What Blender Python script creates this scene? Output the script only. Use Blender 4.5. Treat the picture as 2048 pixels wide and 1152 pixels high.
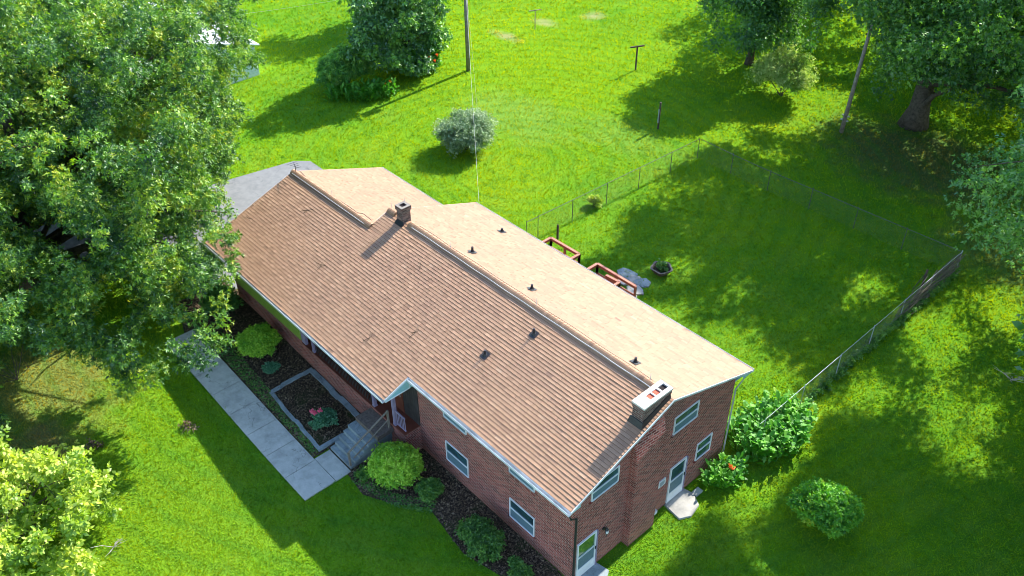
import bpy, math, random
import numpy as np
from mathutils import Matrix, Vector
random.seed(7); RNG = np.random.default_rng(11)
for o in list(bpy.data.objects): bpy.data.objects.remove(o)
SC = bpy.context.scene; COL = SC.collection
# ---------------------------------------------------------------- camera
CC = np.array([13.078, -14.4442, 29.513]); YAW, PIT, ROL = np.radians([47.8618, 37.8098, -0.5693]); FPX = 1783.07
FW = np.array([-math.sin(YAW)*math.cos(PIT), math.cos(YAW)*math.cos(PIT), -math.sin(PIT)])
_R = np.array([math.cos(YAW), math.sin(YAW), 0.0]); _U = np.cross(_R, FW)
RT = _R*math.cos(ROL)+_U*math.sin(ROL); UP = -_R*math.sin(ROL)+_U*math.cos(ROL)
cd = bpy.data.cameras.new('camera'); cam = bpy.data.objects.new('camera', cd); COL.objects.link(cam)
cd.sensor_width = 36; cd.lens = FPX/2048*36; cd.clip_start = .5; cd.clip_end = 2000
cam.matrix_world = Matrix([[RT[0],UP[0],-FW[0],CC[0]],[RT[1],UP[1],-FW[1],CC[1]],[RT[2],UP[2],-FW[2],CC[2]],[0,0,0,1]])
SC.camera = cam
# ---------------------------------------------------------------- light
SUNV = np.array([-0.06, 1.30, 1.0]); SUNV = SUNV/np.linalg.norm(SUNV)      # towards the sun
EL = math.asin(SUNV[2]); AZ = math.atan2(SUNV[0], SUNV[1])
w = bpy.data.worlds.new('World'); SC.world = w; w.use_nodes = True; nt = w.node_tree; nt.nodes.clear()
sky = nt.nodes.new('ShaderNodeTexSky'); sky.sky_type = 'NISHITA'; sky.sun_disc = False
sky.sun_elevation = EL; sky.sun_rotation = AZ; sky.air_density = 1.0; sky.dust_density = .4; sky.ozone_density = 2.5
bg = nt.nodes.new('ShaderNodeBackground'); bg.inputs[1].default_value = 0.15
ow = nt.nodes.new('ShaderNodeOutputWorld'); nt.links.new(sky.outputs[0], bg.inputs[0]); nt.links.new(bg.outputs[0], ow.inputs[0])
sd = bpy.data.lights.new('sun', 'SUN'); sd.energy = 4.1; sd.angle = math.radians(.55); sd.color = (1.0, .95, .86)
so = bpy.data.objects.new('sun', sd); COL.objects.link(so)
so.rotation_euler = Vector(SUNV).to_track_quat('Z', 'Y').to_euler(); so.location = (0, 0, 60)
SC.view_settings.view_transform = 'Standard'; SC.view_settings.look = 'None'
SC.view_settings.exposure = 1.78; SC.cycles.filter_width = 0.9; SC.cycles.max_bounces = 8; SC.cycles.sample_clamp_indirect = 6; SC.view_settings.gamma = 1
# ---------------------------------------------------------------- measuring helpers (pixels of the 2048 wide photo -> world)
def proj(P):
    d = np.asarray(P, float)-CC; z = d@FW
    return np.stack([1024+FPX*(d@RT)/z, 576-FPX*(d@UP)/z], -1)
def unproj(u, v, z=0.0):
    d = FW+RT*(u-1024)/FPX-UP*(v-576)/FPX
    return CC+(z-CC[2])/d[2]*d
def gz(x):
    t = np.clip((-11-np.asarray(x, float))/13, 0, 1); return .55*t*t*(3-2*t)
def gnd(u, v, off=0.0):
    z = 0.0
    for i in range(25):
        P = unproj(u, v, z+off); z = float(gz(P[0]))
    return P
def G(x, y, o=0.0): return (x, y, float(gz(x))+o)
def inpoly(pts, poly):
    pts = np.atleast_2d(pts); poly = np.asarray(poly, float); x, y = pts[:, 0], pts[:, 1]
    r = np.zeros(len(pts), bool); j = len(poly)-1
    for i in range(len(poly)):
        xi, yi = poly[i]; xj, yj = poly[j]
        c = ((yi > y) != (yj > y)) & (x < (xj-xi)*(y-yi)/((yj-yi) or 1e-9)+xi); r ^= c; j = i
    return r
# ---------------------------------------------------------------- objects
def tag(o, label, cat, group=None, kind=None):
    o['label'] = label; o['category'] = cat
    if group: o['group'] = group
    if kind: o['kind'] = kind
    return o
def empty(name, loc, label=None, cat=None, group=None, rz=0):
    o = bpy.data.objects.new(name, None); COL.objects.link(o); o.location = loc; o.rotation_euler = (0, 0, rz)
    if label: tag(o, label, cat, group)
    return o
def link(name, me, parent=None, world=True):
    o = bpy.data.objects.new(name, me); COL.objects.link(o)
    if parent is not None:
        o.parent = parent
        if world:
            p = parent; off = Vector((0, 0, 0))
            while p is not None: off += Vector(p.location); p = p.parent
            o.location = -off
    return o
def sub(o, parent):      # sub-part under a part whose mesh is in world coordinates
    o.parent = parent; o.location = (0, 0, 0); return o
class MB:
    def __init__(s): s.v = []; s.f = []; s.t = []; s.tint = .5
    def poly(s, pts, tint=None):
        b = len(s.v); s.v += [tuple(map(float, p)) for p in pts]; s.f.append(tuple(range(b, b+len(pts)))); s.t.append(s.tint if tint is None else tint); return s
    def box(s, x0, x1, y0, y1, z0, z1, tint=None, top=None):
        c = [(x0,y0,z0),(x1,y0,z0),(x1,y1,z0),(x0,y1,z0),(x0,y0,z1),(x1,y0,z1),(x1,y1,z1),(x0,y1,z1)]
        return s.hexa(c, tint)
    def hexa(s, c, tint=None):
        b = len(s.v); s.v += [tuple(map(float, p)) for p in c]
        for q in ((0,3,2,1),(4,5,6,7),(0,1,5,4),(1,2,6,5),(2,3,7,6),(3,0,4,7)): s.f.append(tuple(b+i for i in q)); s.t.append(s.tint if tint is None else tint)
        return s
    def prism(s, poly, lo, hi, tint=None):   # poly: list of 3D pts, extruded by vector hi
        n = len(poly); b = len(s.v); e = np.array(hi, float)
        s.v += [tuple(map(float, np.array(p)+np.array(lo))) for p in poly]+[tuple(map(float, np.array(p)+e)) for p in poly]
        s.f.append(tuple(b+i for i in range(n))[::-1]); s.f.append(tuple(b+n+i for i in range(n)))
        for i in range(n): j = (i+1) % n; s.f.append((b+i, b+j, b+n+j, b+n+i))
        s.t += [s.tint if tint is None else tint]*(n+2); return s
    def tube(s, pts, r, n=6, tint=None, cap=True):
        pts = [np.array(p, float) for p in pts]; r = r if hasattr(r, '__len__') else [r]*len(pts); b = len(s.v)
        for i, p in enumerate(pts):
            d = pts[min(i+1, len(pts)-1)]-pts[max(i-1, 0)]; d = d/(np.linalg.norm(d)+1e-9)
            a = np.cross(d, (0, 0, 1.0)) if abs(d[2]) < .95 else np.cross(d, (1.0, 0, 0)); a /= np.linalg.norm(a); c = np.cross(d, a)
            for k in range(n):
                th = 2*math.pi*k/n; s.v.append(tuple(p+r[i]*(a*math.cos(th)+c*math.sin(th))))
        for i in range(len(pts)-1):
            for k in range(n):
                k2 = (k+1) % n; s.f.append((b+i*n+k, b+i*n+k2, b+(i+1)*n+k2, b+(i+1)*n+k)); s.t.append(s.tint if tint is None else tint)
        if cap:
            s.f.append(tuple(b+k for k in range(n))[::-1]); s.f.append(tuple(b+(len(pts)-1)*n+k for k in range(n))); s.t += [s.tint if tint is None else tint]*2
        return s
    def bar(s, a, b, w, h=None, tint=None):   # square bar from a to b
        a = np.array(a, float); b = np.array(b, float); h = h or w; d = b-a; d /= np.linalg.norm(d)
        u = np.cross(d, (0, 0, 1.0)) if abs(d[2]) < .95 else np.array([1.0, 0, 0]); u /= np.linalg.norm(u); v = np.cross(u, d)
        c = [p+u*i*w/2+v*j*h/2 for p in (a, b) for i, j in ((-1,-1),(1,-1),(1,1),(-1,1))]
        return s.hexa(c, tint)
    def build(s, name, mat, parent=None, smooth=False):
        me = bpy.data.meshes.new(name); me.from_pydata(s.v, [], s.f); me.materials.append(mat)
        at = me.attributes.new('tint', 'FLOAT', 'FACE'); at.data.foreach_set('value', np.array(s.t, np.float32))
        if smooth: me.polygons.foreach_set('use_smooth', np.ones(len(s.f), bool))
        me.update(); return link(name, me, parent)
def quadmesh(name, V, mat, tint, parent=None, k=4):
    n = len(V)//k; me = bpy.data.meshes.new(name); me.vertices.add(len(V)); me.vertices.foreach_set('co', V.astype(np.float32).ravel())
    me.loops.add(n*k); me.loops.foreach_set('vertex_index', np.arange(n*k, dtype=np.int32)); me.polygons.add(n)
    me.polygons.foreach_set('loop_start', np.arange(0, n*k, k, dtype=np.int32)); me.polygons.foreach_set('loop_total', np.full(n, k, np.int32))
    me.materials.append(mat); me.update(calc_edges=True)
    at = me.attributes.new('tint', 'FLOAT', 'FACE'); at.data.foreach_set('value', tint.astype(np.float32)); return link(name, me, parent)
# ---------------------------------------------------------------- materials
class NT:
    def __init__(s, name):
        s.m = bpy.data.materials.new(name); s.m.use_nodes = True; s.t = s.m.node_tree; s.t.nodes.clear(); s.out = s.n('ShaderNodeOutputMaterial')
    def n(s, ty, **kw):
        x = s.t.nodes.new(ty)
        for k, v in kw.items(): setattr(x, k, v)
        return x
    def l(s, a, b): s.t.links.new(a, b)
    def pos(s): return s.n('ShaderNodeNewGeometry').outputs['Position']
    def noise(s, scale, det=3, rough=.55, vec=None):
        x = s.n('ShaderNodeTexNoise'); x.inputs['Scale'].default_value = scale; x.inputs['Detail'].default_value = det; x.inputs['Roughness'].default_value = rough
        s.l(vec if vec is not None else s.pos(), x.inputs['Vector']); return x.outputs['Fac']
    def ramp(s, fac, stops, interp='LINEAR'):
        x = s.n('ShaderNodeValToRGB'); e = x.color_ramp.elements; x.color_ramp.interpolation = interp
        while len(e) < len(stops): e.new(.5)
        for i, (p, c) in enumerate(stops): e[i].position = p; e[i].color = (*c, 1) if len(c) == 3 else c
        s.l(fac, x.inputs[0]); return x.outputs[0]
    def mix(s, f, a, b, mode='MIX'):
        x = s.n('ShaderNodeMix', data_type='RGBA', blend_type=mode)
        for sock, v in ((x.inputs[0], f), (x.inputs[6], a), (x.inputs[7], b)):
            if hasattr(v, 'is_output'): s.l(v, sock)
            elif isinstance(v, (int, float)): sock.default_value = v
            else: sock.default_value = (*v, 1)
        return x.outputs[2]
    def math(s, op, a, b=0.0, c=None):
        x = s.n('ShaderNodeMath', operation=op)
        for i, v in enumerate((a, b) if c is None else (a, b, c)):
            if hasattr(v, 'is_output'): s.l(v, x.inputs[i])
            else: x.inputs[i].default_value = v
        return x.outputs[0]
    def maprange(s, v, a, b, c=0.0, d=1.0):
        x = s.n('ShaderNodeMapRange'); s.l(v, x.inputs[0])
        for i, q in enumerate((a, b, c, d)): x.inputs[i+1].default_value = q
        return x.outputs[0]
    def attr(s): return s.n('ShaderNodeAttribute', attribute_name='tint').outputs['Fac']
    def prin(s, col, rough=.7, spec=.3, bump=None, bstr=.3, bdist=.02, metal=0.0):
        x = s.n('ShaderNodeBsdfPrincipled')
        if hasattr(col, 'is_output'): s.l(col, x.inputs['Base Color'])
        else: x.inputs['Base Color'].default_value = (*col, 1)
        if hasattr(rough, 'is_output'): s.l(rough, x.inputs['Roughness'])
        else: x.inputs['Roughness'].default_value = rough
        x.inputs['Specular IOR Level'].default_value = spec; x.inputs['Metallic'].default_value = metal
        if bump is not None:
            b = s.n('ShaderNodeBump'); b.inputs['Strength'].default_value = bstr; b.inputs['Distance'].default_value = bdist
            s.l(bump, b.inputs['Height']); s.l(b.outputs[0], x.inputs['Normal'])
        s.l(x.outputs[0], s.out.inputs[0]); return s.m
def plain(name, a, b, scale=4.0, rough=.7, spec=.3, det=4, bs=.2, metal=0.0):
    t = NT(name); f = t.noise(scale, det, .6)
    return t.prin(t.ramp(f, [(.3, a), (.7, b)]), rough, spec, f, bs, .01, metal)
def leafmat(name, stops, trans=.35, gloss=.06, tcol=(1.15, 1.2, .3), huescale=.35, grough=.55):
    t = NT(name); a = t.attr(); f = t.noise(huescale, 2); g = t.math('ADD', t.math('MULTIPLY', a, .6), t.math('MULTIPLY', f, .55))
    c = t.ramp(g, stops); df = t.n('ShaderNodeBsdfDiffuse'); t.l(c, df.inputs[0]); tr = t.n('ShaderNodeBsdfTranslucent')
    t.l(t.mix(1.0, c, tcol, 'MULTIPLY'), tr.inputs[0]); gl = t.n('ShaderNodeBsdfGlossy'); gl.inputs['Roughness'].default_value = grough
    m1 = t.n('ShaderNodeMixShader'); m1.inputs[0].default_value = trans; t.l(df.outputs[0], m1.inputs[1]); t.l(tr.outputs[0], m1.inputs[2])
    m2 = t.n('ShaderNodeMixShader'); m2.inputs[0].default_value = gloss; t.l(m1.outputs[0], m2.inputs[1]); t.l(gl.outputs[0], m2.inputs[2]); t.l(m2.outputs[0], t.out.inputs[0]); return t.m
def grasscolor(t):
    """lawn colour: broad patches of lush, yellowish and worn turf"""
    p = t.pos(); big = t.noise(.10, 3, .6); mid = t.noise(.55, 4, .65); fine = t.noise(9.0, 3, .7)
    c = t.ramp(big, [(.30, (.080, .215, .008)), (.5, (.135, .275, .005)), (.68, (.200, .315, .004))])
    c = t.mix(t.maprange(mid, .42, .74, 0, .6), c, (.175, .27, .020))
    c = t.mix(t.maprange(mid, .30, .46, .45, 0), c, (.055, .17, .014))
    def spot(x, y, rx, ry, col, amt, soft=.55):
        nonlocal c
        mp = t.n('ShaderNodeMapping', vector_type='POINT'); mp.inputs['Location'].default_value = (-x/rx, -y/ry, 0); mp.inputs['Scale'].default_value = (1/rx, 1/ry, 0); t.l(p, mp.inputs[0])
        ln = t.n('ShaderNodeVectorMath', operation='LENGTH'); t.l(mp.outputs[0], ln.inputs[0])
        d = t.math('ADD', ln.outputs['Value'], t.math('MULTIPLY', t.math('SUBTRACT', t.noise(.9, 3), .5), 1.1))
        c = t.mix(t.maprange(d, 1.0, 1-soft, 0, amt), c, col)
    spot(-13, -11, 11, 8, (.205, .30, .006), .55, .8)
    spot(-34, 30, 17, 20, (.21, .33, .004), .6, .8)
    spot(-24.5, -10.5, 5.5, 4.5, (.25, .215, .05), .7)      # thin dry turf by the big tree
    spot(-20.0, -11.8, 2.2, 1.6, (.24, .16, .06), .6)
    spot(-6.5, 40.0, 9, 6, (.10, .095, .035), .8)           # bare brown ground under the far oak
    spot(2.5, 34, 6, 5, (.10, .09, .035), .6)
    for x, y, rx, ry in ((-40.1, 37.8, 1.2, .7), (-40.3, 33.3, 1.5, .6), (-38.2, 42.0, .9, .9)): spot(x, y, rx*1.5, ry*1.5, (.36, .29, .10), .8, .9)
    spot(-29, 24, 6, 4, (.20, .30, .06), .35); spot(-22, 27.5, 5, 2.5, (.19, .29, .05), .3)
    # wheel tracks of the mower curve over the open lawn
    mp = t.n('ShaderNodeMapping'); mp.inputs['Location'].default_value = (24, -20, 0); t.l(p, mp.inputs[0])
    ln = t.n('ShaderNodeVectorMath', operation='LENGTH'); t.l(mp.outputs[0], ln.inputs[0])
    s = t.math('SINE', t.math('ADD', t.math('MULTIPLY', ln.outputs['Value'], 5.2), t.math('MULTIPLY', mid, 5.0)))
    c = t.mix(t.maprange(s, .2, 1, 0, .30), c, (.06, .185, .014))
    return c, fine, mid
def mat_ground():
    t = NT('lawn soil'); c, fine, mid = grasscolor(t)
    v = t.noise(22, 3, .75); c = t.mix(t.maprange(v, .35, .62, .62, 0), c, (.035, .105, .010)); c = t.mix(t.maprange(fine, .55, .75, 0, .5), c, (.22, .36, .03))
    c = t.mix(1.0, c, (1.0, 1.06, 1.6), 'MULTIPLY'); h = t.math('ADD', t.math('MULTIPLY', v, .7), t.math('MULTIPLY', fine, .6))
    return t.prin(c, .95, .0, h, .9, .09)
def mat_grassblade():
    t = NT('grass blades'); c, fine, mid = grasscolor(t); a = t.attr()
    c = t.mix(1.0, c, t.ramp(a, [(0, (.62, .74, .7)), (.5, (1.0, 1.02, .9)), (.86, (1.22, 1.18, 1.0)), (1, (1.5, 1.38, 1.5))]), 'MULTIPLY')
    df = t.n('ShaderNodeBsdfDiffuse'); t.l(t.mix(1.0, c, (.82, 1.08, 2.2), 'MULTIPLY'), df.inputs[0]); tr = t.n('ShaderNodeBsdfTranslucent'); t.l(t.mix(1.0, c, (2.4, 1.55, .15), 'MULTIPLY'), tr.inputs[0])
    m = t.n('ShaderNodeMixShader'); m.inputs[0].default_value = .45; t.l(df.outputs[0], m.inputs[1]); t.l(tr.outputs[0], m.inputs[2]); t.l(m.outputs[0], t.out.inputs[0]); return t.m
def mat_brick(name='red brick', cols=((.10, .019, .015), (.255, .048, .036), (.42, .11, .085)), mortar=(.34, .215, .18)):
    t = NT(name); sp = t.n('ShaderNodeSeparateXYZ'); t.l(t.pos(), sp.inputs[0])
    u = t.math('ADD', sp.outputs[0], sp.outputs[1]); cb = t.n('ShaderNodeCombineXYZ'); t.l(u, cb.inputs[0]); t.l(sp.outputs[2], cb.inputs[1])
    b = t.n('ShaderNodeTexBrick', offset=.5); t.l(cb.outputs[0], b.inputs['Vector'])
    for k, v in (('Scale', 1.0), ('Mortar Size', .017), ('Mortar Smooth', .2), ('Bias', 0.0), ('Brick Width', .29), ('Row Height', .10)): b.inputs[k].default_value = v
    b.inputs['Color1'].default_value = (0, 0, 0, 1); b.inputs['Color2'].default_value = (1, 1, 1, 1); b.inputs['Mortar'].default_value = (.5, .5, .5, 1)
    c = t.ramp(b.outputs['Color'], [(.0, cols[0]), (.5, cols[1]), (1, cols[2])]); c = t.mix(t.maprange(t.noise(.8, 4), .35, .7, 0, .35), c, (.13, .07, .065))
    c = t.mix(b.outputs['Fac'], c, mortar); c = t.mix(t.maprange(sp.outputs[2], .9, .0, 0, .30), c, (.34, .17, .09))  # warm ground bounce painted into the brick, stronger towards the base
    h = t.math('ADD', t.math('MULTIPLY', b.outputs['Fac'], -1.0), t.math('MULTIPLY', t.noise(40, 2), .4))
    return t.prin(c, .85, .2, h, .8, .012)
def mat_shingle():
    t = NT('tan asphalt shingles'); a = t.attr(); sp = t.n('ShaderNodeSeparateXYZ')
    c = t.ramp(a, [(0, (.20, .125, .078)), (.2, (.285, .172, .102)), (.55, (.36, .222, .132)), (.85, (.41, .262, .16)), (1, (.47, .315, .20))])
    big = t.noise(.55, 4, .6); c = t.mix(t.maprange(big, .48, .72, 0, .38), c, (.25, .155, .105)); g = t.noise(60, 2, .7); c = t.mix(t.maprange(g, .3, .7, .22, 0), c, (.17, .12, .09)); c = t.mix(1.0, c, (.93, .85, .80), 'MULTIPLY')
    return t.prin(c, .6, .35, g, .35, .003)
def mat_concrete(name, a, b, stain=(.12, .13, .13)):
    t = NT(name); f = t.noise(3.0, 6, .65); c = t.ramp(f, [(.3, a), (.7, b)]); s = t.noise(1.1, 5, .7)
    c = t.mix(t.maprange(s, .5, .72, 0, .6), c, stain); g = t.noise(35, 2); c = t.mix(t.maprange(g, .3, .7, .25, 0), c, stain)
    vo = t.n('ShaderNodeTexVoronoi', feature='DISTANCE_TO_EDGE'); vo.inputs['Scale'].default_value = .55; ad = t.n('ShaderNodeVectorMath', operation='ADD'); nn = t.n('ShaderNodeTexNoise'); nn.inputs['Scale'].default_value = 2.5; t.l(t.pos(), nn.inputs['Vector']); t.l(t.pos(), ad.inputs[0]); t.l(nn.outputs['Color'], ad.inputs[1]); t.l(ad.outputs[0], vo.inputs['Vector'])
    ck = t.math('MULTIPLY', t.maprange(vo.outputs['Distance'], .012, .0, 0, .6), t.maprange(t.noise(.6, 1), .5, .56, 0, 1)); c = t.mix(ck, c, tuple(q*.4 for q in stain)); return t.prin(c, .85, .2, g, .4, .006)
def mat_mulch():
    t = NT('leaf mulch'); f = t.noise(14, 4, .75); c = t.ramp(f, [(.3, (.012, .010, .008)), (.5, (.05, .035, .024)), (.68, (.13, .09, .055)), (.8, (.24, .17, .10))])
    g = t.noise(.9, 3); c = t.mix(t.maprange(g, .52, .72, 0, .6), c, (.045, .075, .018)); return t.prin(c, .95, .1, f, 1.0, .05)
def mat_glass(name, col):
    t = NT(name); f = t.noise(1.3, 2); return t.prin(t.ramp(f, [(.35, tuple(q*.5 for q in col)), (.65, col)]), .08, .8)
def mat_siding(name, a, b, pitch=.2, axis=0):
    t = NT(name); sp = t.n('ShaderNodeSeparateXYZ'); t.l(t.pos(), sp.inputs[0]); f = t.math('FRACT', t.math('DIVIDE', sp.outputs[axis], pitch))
    c = t.ramp(t.noise(3, 3), [(.3, a), (.7, b)]); g = t.maprange(f, 0, .14, 0, 1); c = t.mix(t.maprange(f, .0, .12, .7, 0), c, tuple(q*.25 for q in a)); return t.prin(c, .7, .3, g, .8, .02)
M = dict(
 ground=mat_ground(), blade=mat_grassblade(), brick=mat_brick(), shingle=mat_shingle(), mulch=mat_mulch(),
 oldbrick=mat_brick('sooty chimney brick', ((.035, .022, .02), (.12, .055, .045), (.26, .15, .125)), (.20, .175, .15)),
 concrete=mat_concrete('path concrete', (.38, .38, .33), (.53, .52, .46), (.20, .21, .19)), slab=mat_concrete('doorstep concrete', (.30, .29, .26), (.44, .42, .38), (.15, .15, .14)),
 asphalt=mat_concrete('pale asphalt', (.150, .155, .16), (.20, .205, .21), (.11, .115, .12)),
 stone=mat_concrete('garden stone', (.19, .23, .24), (.33, .38, .39), (.07, .08, .08)),
 cap=mat_concrete('white mortar', (.44, .41, .36), (.66, .63, .57), (.30, .29, .25)),
 white=plain('white paint', (.55, .56, .56), (.72, .72, .72), 2.5, .5), teal=plain('pale teal paint', (.25, .45, .46), (.36, .58, .58), 3, .55),
 fascia=plain('weathered white trim', (.42, .44, .45), (.72, .72, .72), 1.8, .55), purple=plain('mauve grey post paint', (.20, .16, .24), (.30, .24, .33), 5),
 darkwood=mat_siding('dark board wall', (.030, .024, .024), (.06, .048, .046), .16), green=mat_siding('yellow green boards', (.20, .30, .045), (.27, .37, .06), .21),
 redwood=plain('red deck stain', (.27, .10, .065), (.40, .17, .115), 6, .7), door=plain('red brown door', (.12, .035, .022), (.17, .05, .03), 3, .5),
 black=plain('black metal', (.012, .012, .014), (.03, .03, .033), 8, .45, .4), vinewood=plain('grey brown vine', (.06, .055, .04), (.14, .125, .09), 12, .9), paver=plain('worn brick paving', (.10, .075, .06), (.20, .155, .125), 9, .85), rail=plain('grey timber', (.13, .11, .09), (.24, .20, .16), 12, .8),
 galv=plain('galvanised steel', (.26, .30, .29), (.40, .44, .43), 8, .5, .5, metal=.2), dullsteel=plain('dull steel', (.06, .08, .055), (.12, .145, .10), 8, .7, .3), wire=plain('bare wire', (.45, .47, .46), (.55, .57, .56), 8, .5, .5),
 pole=plain('grey utility pole wood', (.16, .135, .11), (.30, .26, .21), 5, .85), post=plain('dark creosote wood', (.045, .032, .026), (.10, .07, .055), 6, .85),
 bark=plain('tree bark', (.045, .038, .028), (.12, .10, .075), 5, .9, .1, 6, .8), twig=plain('bleached twig', (.25, .22, .17), (.42, .38, .31), 9, .85),
 glass=mat_glass('window glass', (.035, .085, .10)), glassg=mat_glass('door glass with painted garden reflection', (.05, .16, .05)), screen=plain('insect screen', (.07, .12, .14), (.12, .19, .22), 30, .6),  # glassg: green of a garden reflection painted into the glass colour
 flue=plain('red clay flue', (.35, .06, .03), (.48, .10, .05), 6, .7), void=plain('flue mouth black', (.01, .008, .008), (.03, .02, .02), 4, .95), pot=plain('old planter', (.09, .07, .06), (.20, .165, .14), 9, .8),  # void: near-black plate standing in for an open flue
 roofwhite=plain('white metal roof', (.70, .72, .76), (.82, .83, .86), .8, .4), sidewhite=mat_siding('pale siding', (.62, .70, .76), (.74, .80, .84), .2, 2),
 oak=leafmat('oak leaves', [(.22, (.010, .055, .012)), (.40, (.035, .125, .018)), (.58, (.085, .22, .02)), (.75, (.20, .36, .022)), (1, (.40, .40, .02))], .40, .055),
 dark=leafmat('dark tree leaves', [(.22, (.018, .09, .022)), (.45, (.044, .165, .030)), (.68, (.10, .26, .032)), (.9, (.22, .42, .03))], .42, .06),
 lightc=leafmat('grey green leaves', [(.2, (.030, .13, .040)), (.5, (.075, .24, .055)), (.8, (.19, .40, .06))], .38, .07),
 magn=leafmat('evergreen leaves', [(.2, (.018, .095, .026)), (.5, (.055, .20, .036)), (.8, (.19, .40, .04))], .25, .09),
 lime=leafmat('lime leaves', [(.12, (.08, .20, .018)), (.42, (.24, .39, .03)), (.72, (.42, .53, .05)), (1, (.58, .58, .09))], .45, .05),
 box=leafmat('variegated bush leaves', [(.15, (.08, .24, .015)), (.4, (.22, .48, .03)), (.7, (.42, .66, .05)), (1, (.58, .72, .11))], .35, .04, huescale=1.3),
 canna=leafmat('broad glossy leaves', [(.15, (.028, .13, .012)), (.5, (.07, .29, .018)), (.85, (.19, .46, .025)), (1, (.42, .52, .02))], .45, .035),
 shade=leafmat('small shrub leaves', [(.15, (.024, .09, .014)), (.5, (.065, .20, .026)), (.85, (.16, .34, .035))], .3, .05),
 privet=leafmat('silvery shrub leaves', [(.15, (.045, .13, .05)), (.5, (.13, .25, .10)), (.85, (.34, .44, .24))], .3, .08),
 hedge=leafmat('hedge leaves', [(.2, (.05, .20, .04)), (.5, (.14, .38, .06)), (.8, (.34, .58, .08))], .4, .05),
 pale=leafmat('pale yellow green leaves', [(.2, (.10, .24, .04)), (.5, (.26, .42, .08)), (.8, (.48, .56, .20))], .45, .03),  # pale: light yellow green as the leaf colour itself
 rose=leafmat('blue green rose leaves', [(.15, (.02, .10, .05)), (.5, (.05, .19, .09)), (.85, (.10, .30, .15))], .3, .06),
 dead=leafmat('dead leaves', [(.15, (.035, .022, .014)), (.5, (.11, .075, .045)), (.85, (.26, .19, .12))], .1, .02), petal=leafmat('pink petals', [(.1, (.70, .05, .12)), (.9, (.85, .17, .26))], .3, .02, (1, 1, 1)),
 orange=leafmat('orange petals', [(.1, (.75, .09, .02)), (.9, (.85, .22, .03))], .3, .02, (1, 1, 1)), pinkpale=leafmat('pale blossom', [(.1, (.35, .26, .25)), (.9, (.55, .42, .38))], .2, .02, (1, 1, 1)),
)
# ================================================================ SETTING
HX0, HX1 = -24.17, 0.0; W, T, HE = 10.452, .3572, 4.71; YR = W/2; HR = HE+T*YR
LM, LT = -17.272, -24.169; XF = -9.16; DP = 1.2345; YR2 = 4.1136; H2 = HR-T*(YR-YR2); YE2 = 9.426; HB = H2-T*(YE2-YR2)
def ground():
    xs = np.concatenate([[-400, -200, -120], np.arange(-90, 30, 1.0), [60, 150, 400]]); ys = np.array([-400, -60, -20, 0, 20, 60, 120, 400.0])
    V = []; F = []
    for x in xs:
        for y in ys: V.append((x, y, float(gz(x))))
    n = len(ys)
    for i in range(len(xs)-1):
        for j in range(n-1): F.append((i*n+j, (i+1)*n+j, (i+1)*n+j+1, i*n+j+1))
    me = bpy.data.meshes.new('ground'); me.from_pydata(V, [], F); me.materials.append(M['ground']); o = link('ground', me); o['kind'] = 'structure'
ground()
def sheet(name, poly, mat, off, kind='structure', thick=0.0, step=.8):
    """a flat patch draped on the ground: polygon cut in x-strips so it follows the slope"""
    poly = [tuple(p[:2]) for p in poly]; xs = [p[0] for p in poly]; cuts = sorted(set([min(xs), max(xs)]+list(np.arange(min(xs), max(xs), step))+xs))
    mb = MB()
    def clip(pl, x, keep):
        out = []
        for i in range(len(pl)):
            a, b = pl[i], pl[(i+1) % len(pl)]; ia = (a[0]-x)*keep >= -1e-9; ib = (b[0]-x)*keep >= -1e-9
            if ia: out.append(a)
            if ia != ib: t = (x-a[0])/(b[0]-a[0]); out.append((x, a[1]+t*(b[1]-a[1])))
        return out
    for a, b in zip(cuts[:-1], cuts[1:]):
        q = clip(clip(poly, a, 1), b, -1)
        if len(q) > 2: mb.poly([G(x, y, off) for x, y in q])
    if thick:
        n = len(poly)
        for i in range(n):
            a, b = poly[i], poly[(i+1) % n]; mb.poly([G(*a, off-thick), G(*b, off-thick), G(*b, off), G(*a, off)])
    o = mb.build(name, mat)
    if kind: o['kind'] = kind
    return o
# driveway beyond the far end of the house
DRIVE = [(-24.5, -.6), (-24.5, 10.1), (-31.7, 10.1), (-33.5, 10.1), (-34.25, 9.3), (-35.2, 4), (-38.6, -3), (-44, -9), (-60, -22), (-54, -27), (-38, -11), (-33, -5.5), (-29.5, -1.5)]
sheet('driveway', DRIVE, M['asphalt'], .02)
BED1 = [(-25.6, -.3), (-25.6, -3.0), (-22.6, -4.0), (-21.4, -3.42), (-12.1, -3.35), (-12.1, -2.6), (-9.0, -2.95), (-7.7, -2.3), (-6.6, -1.35), (-5.0, -1.6), (-3.9, -1.75), (-2.2, -1.35), (-1.1, -.25), (-.6, .4), (-9.3, .5), (-17, .4)]
sheet('mulch_bed', BED1, M['mulch'], .03)
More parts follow.
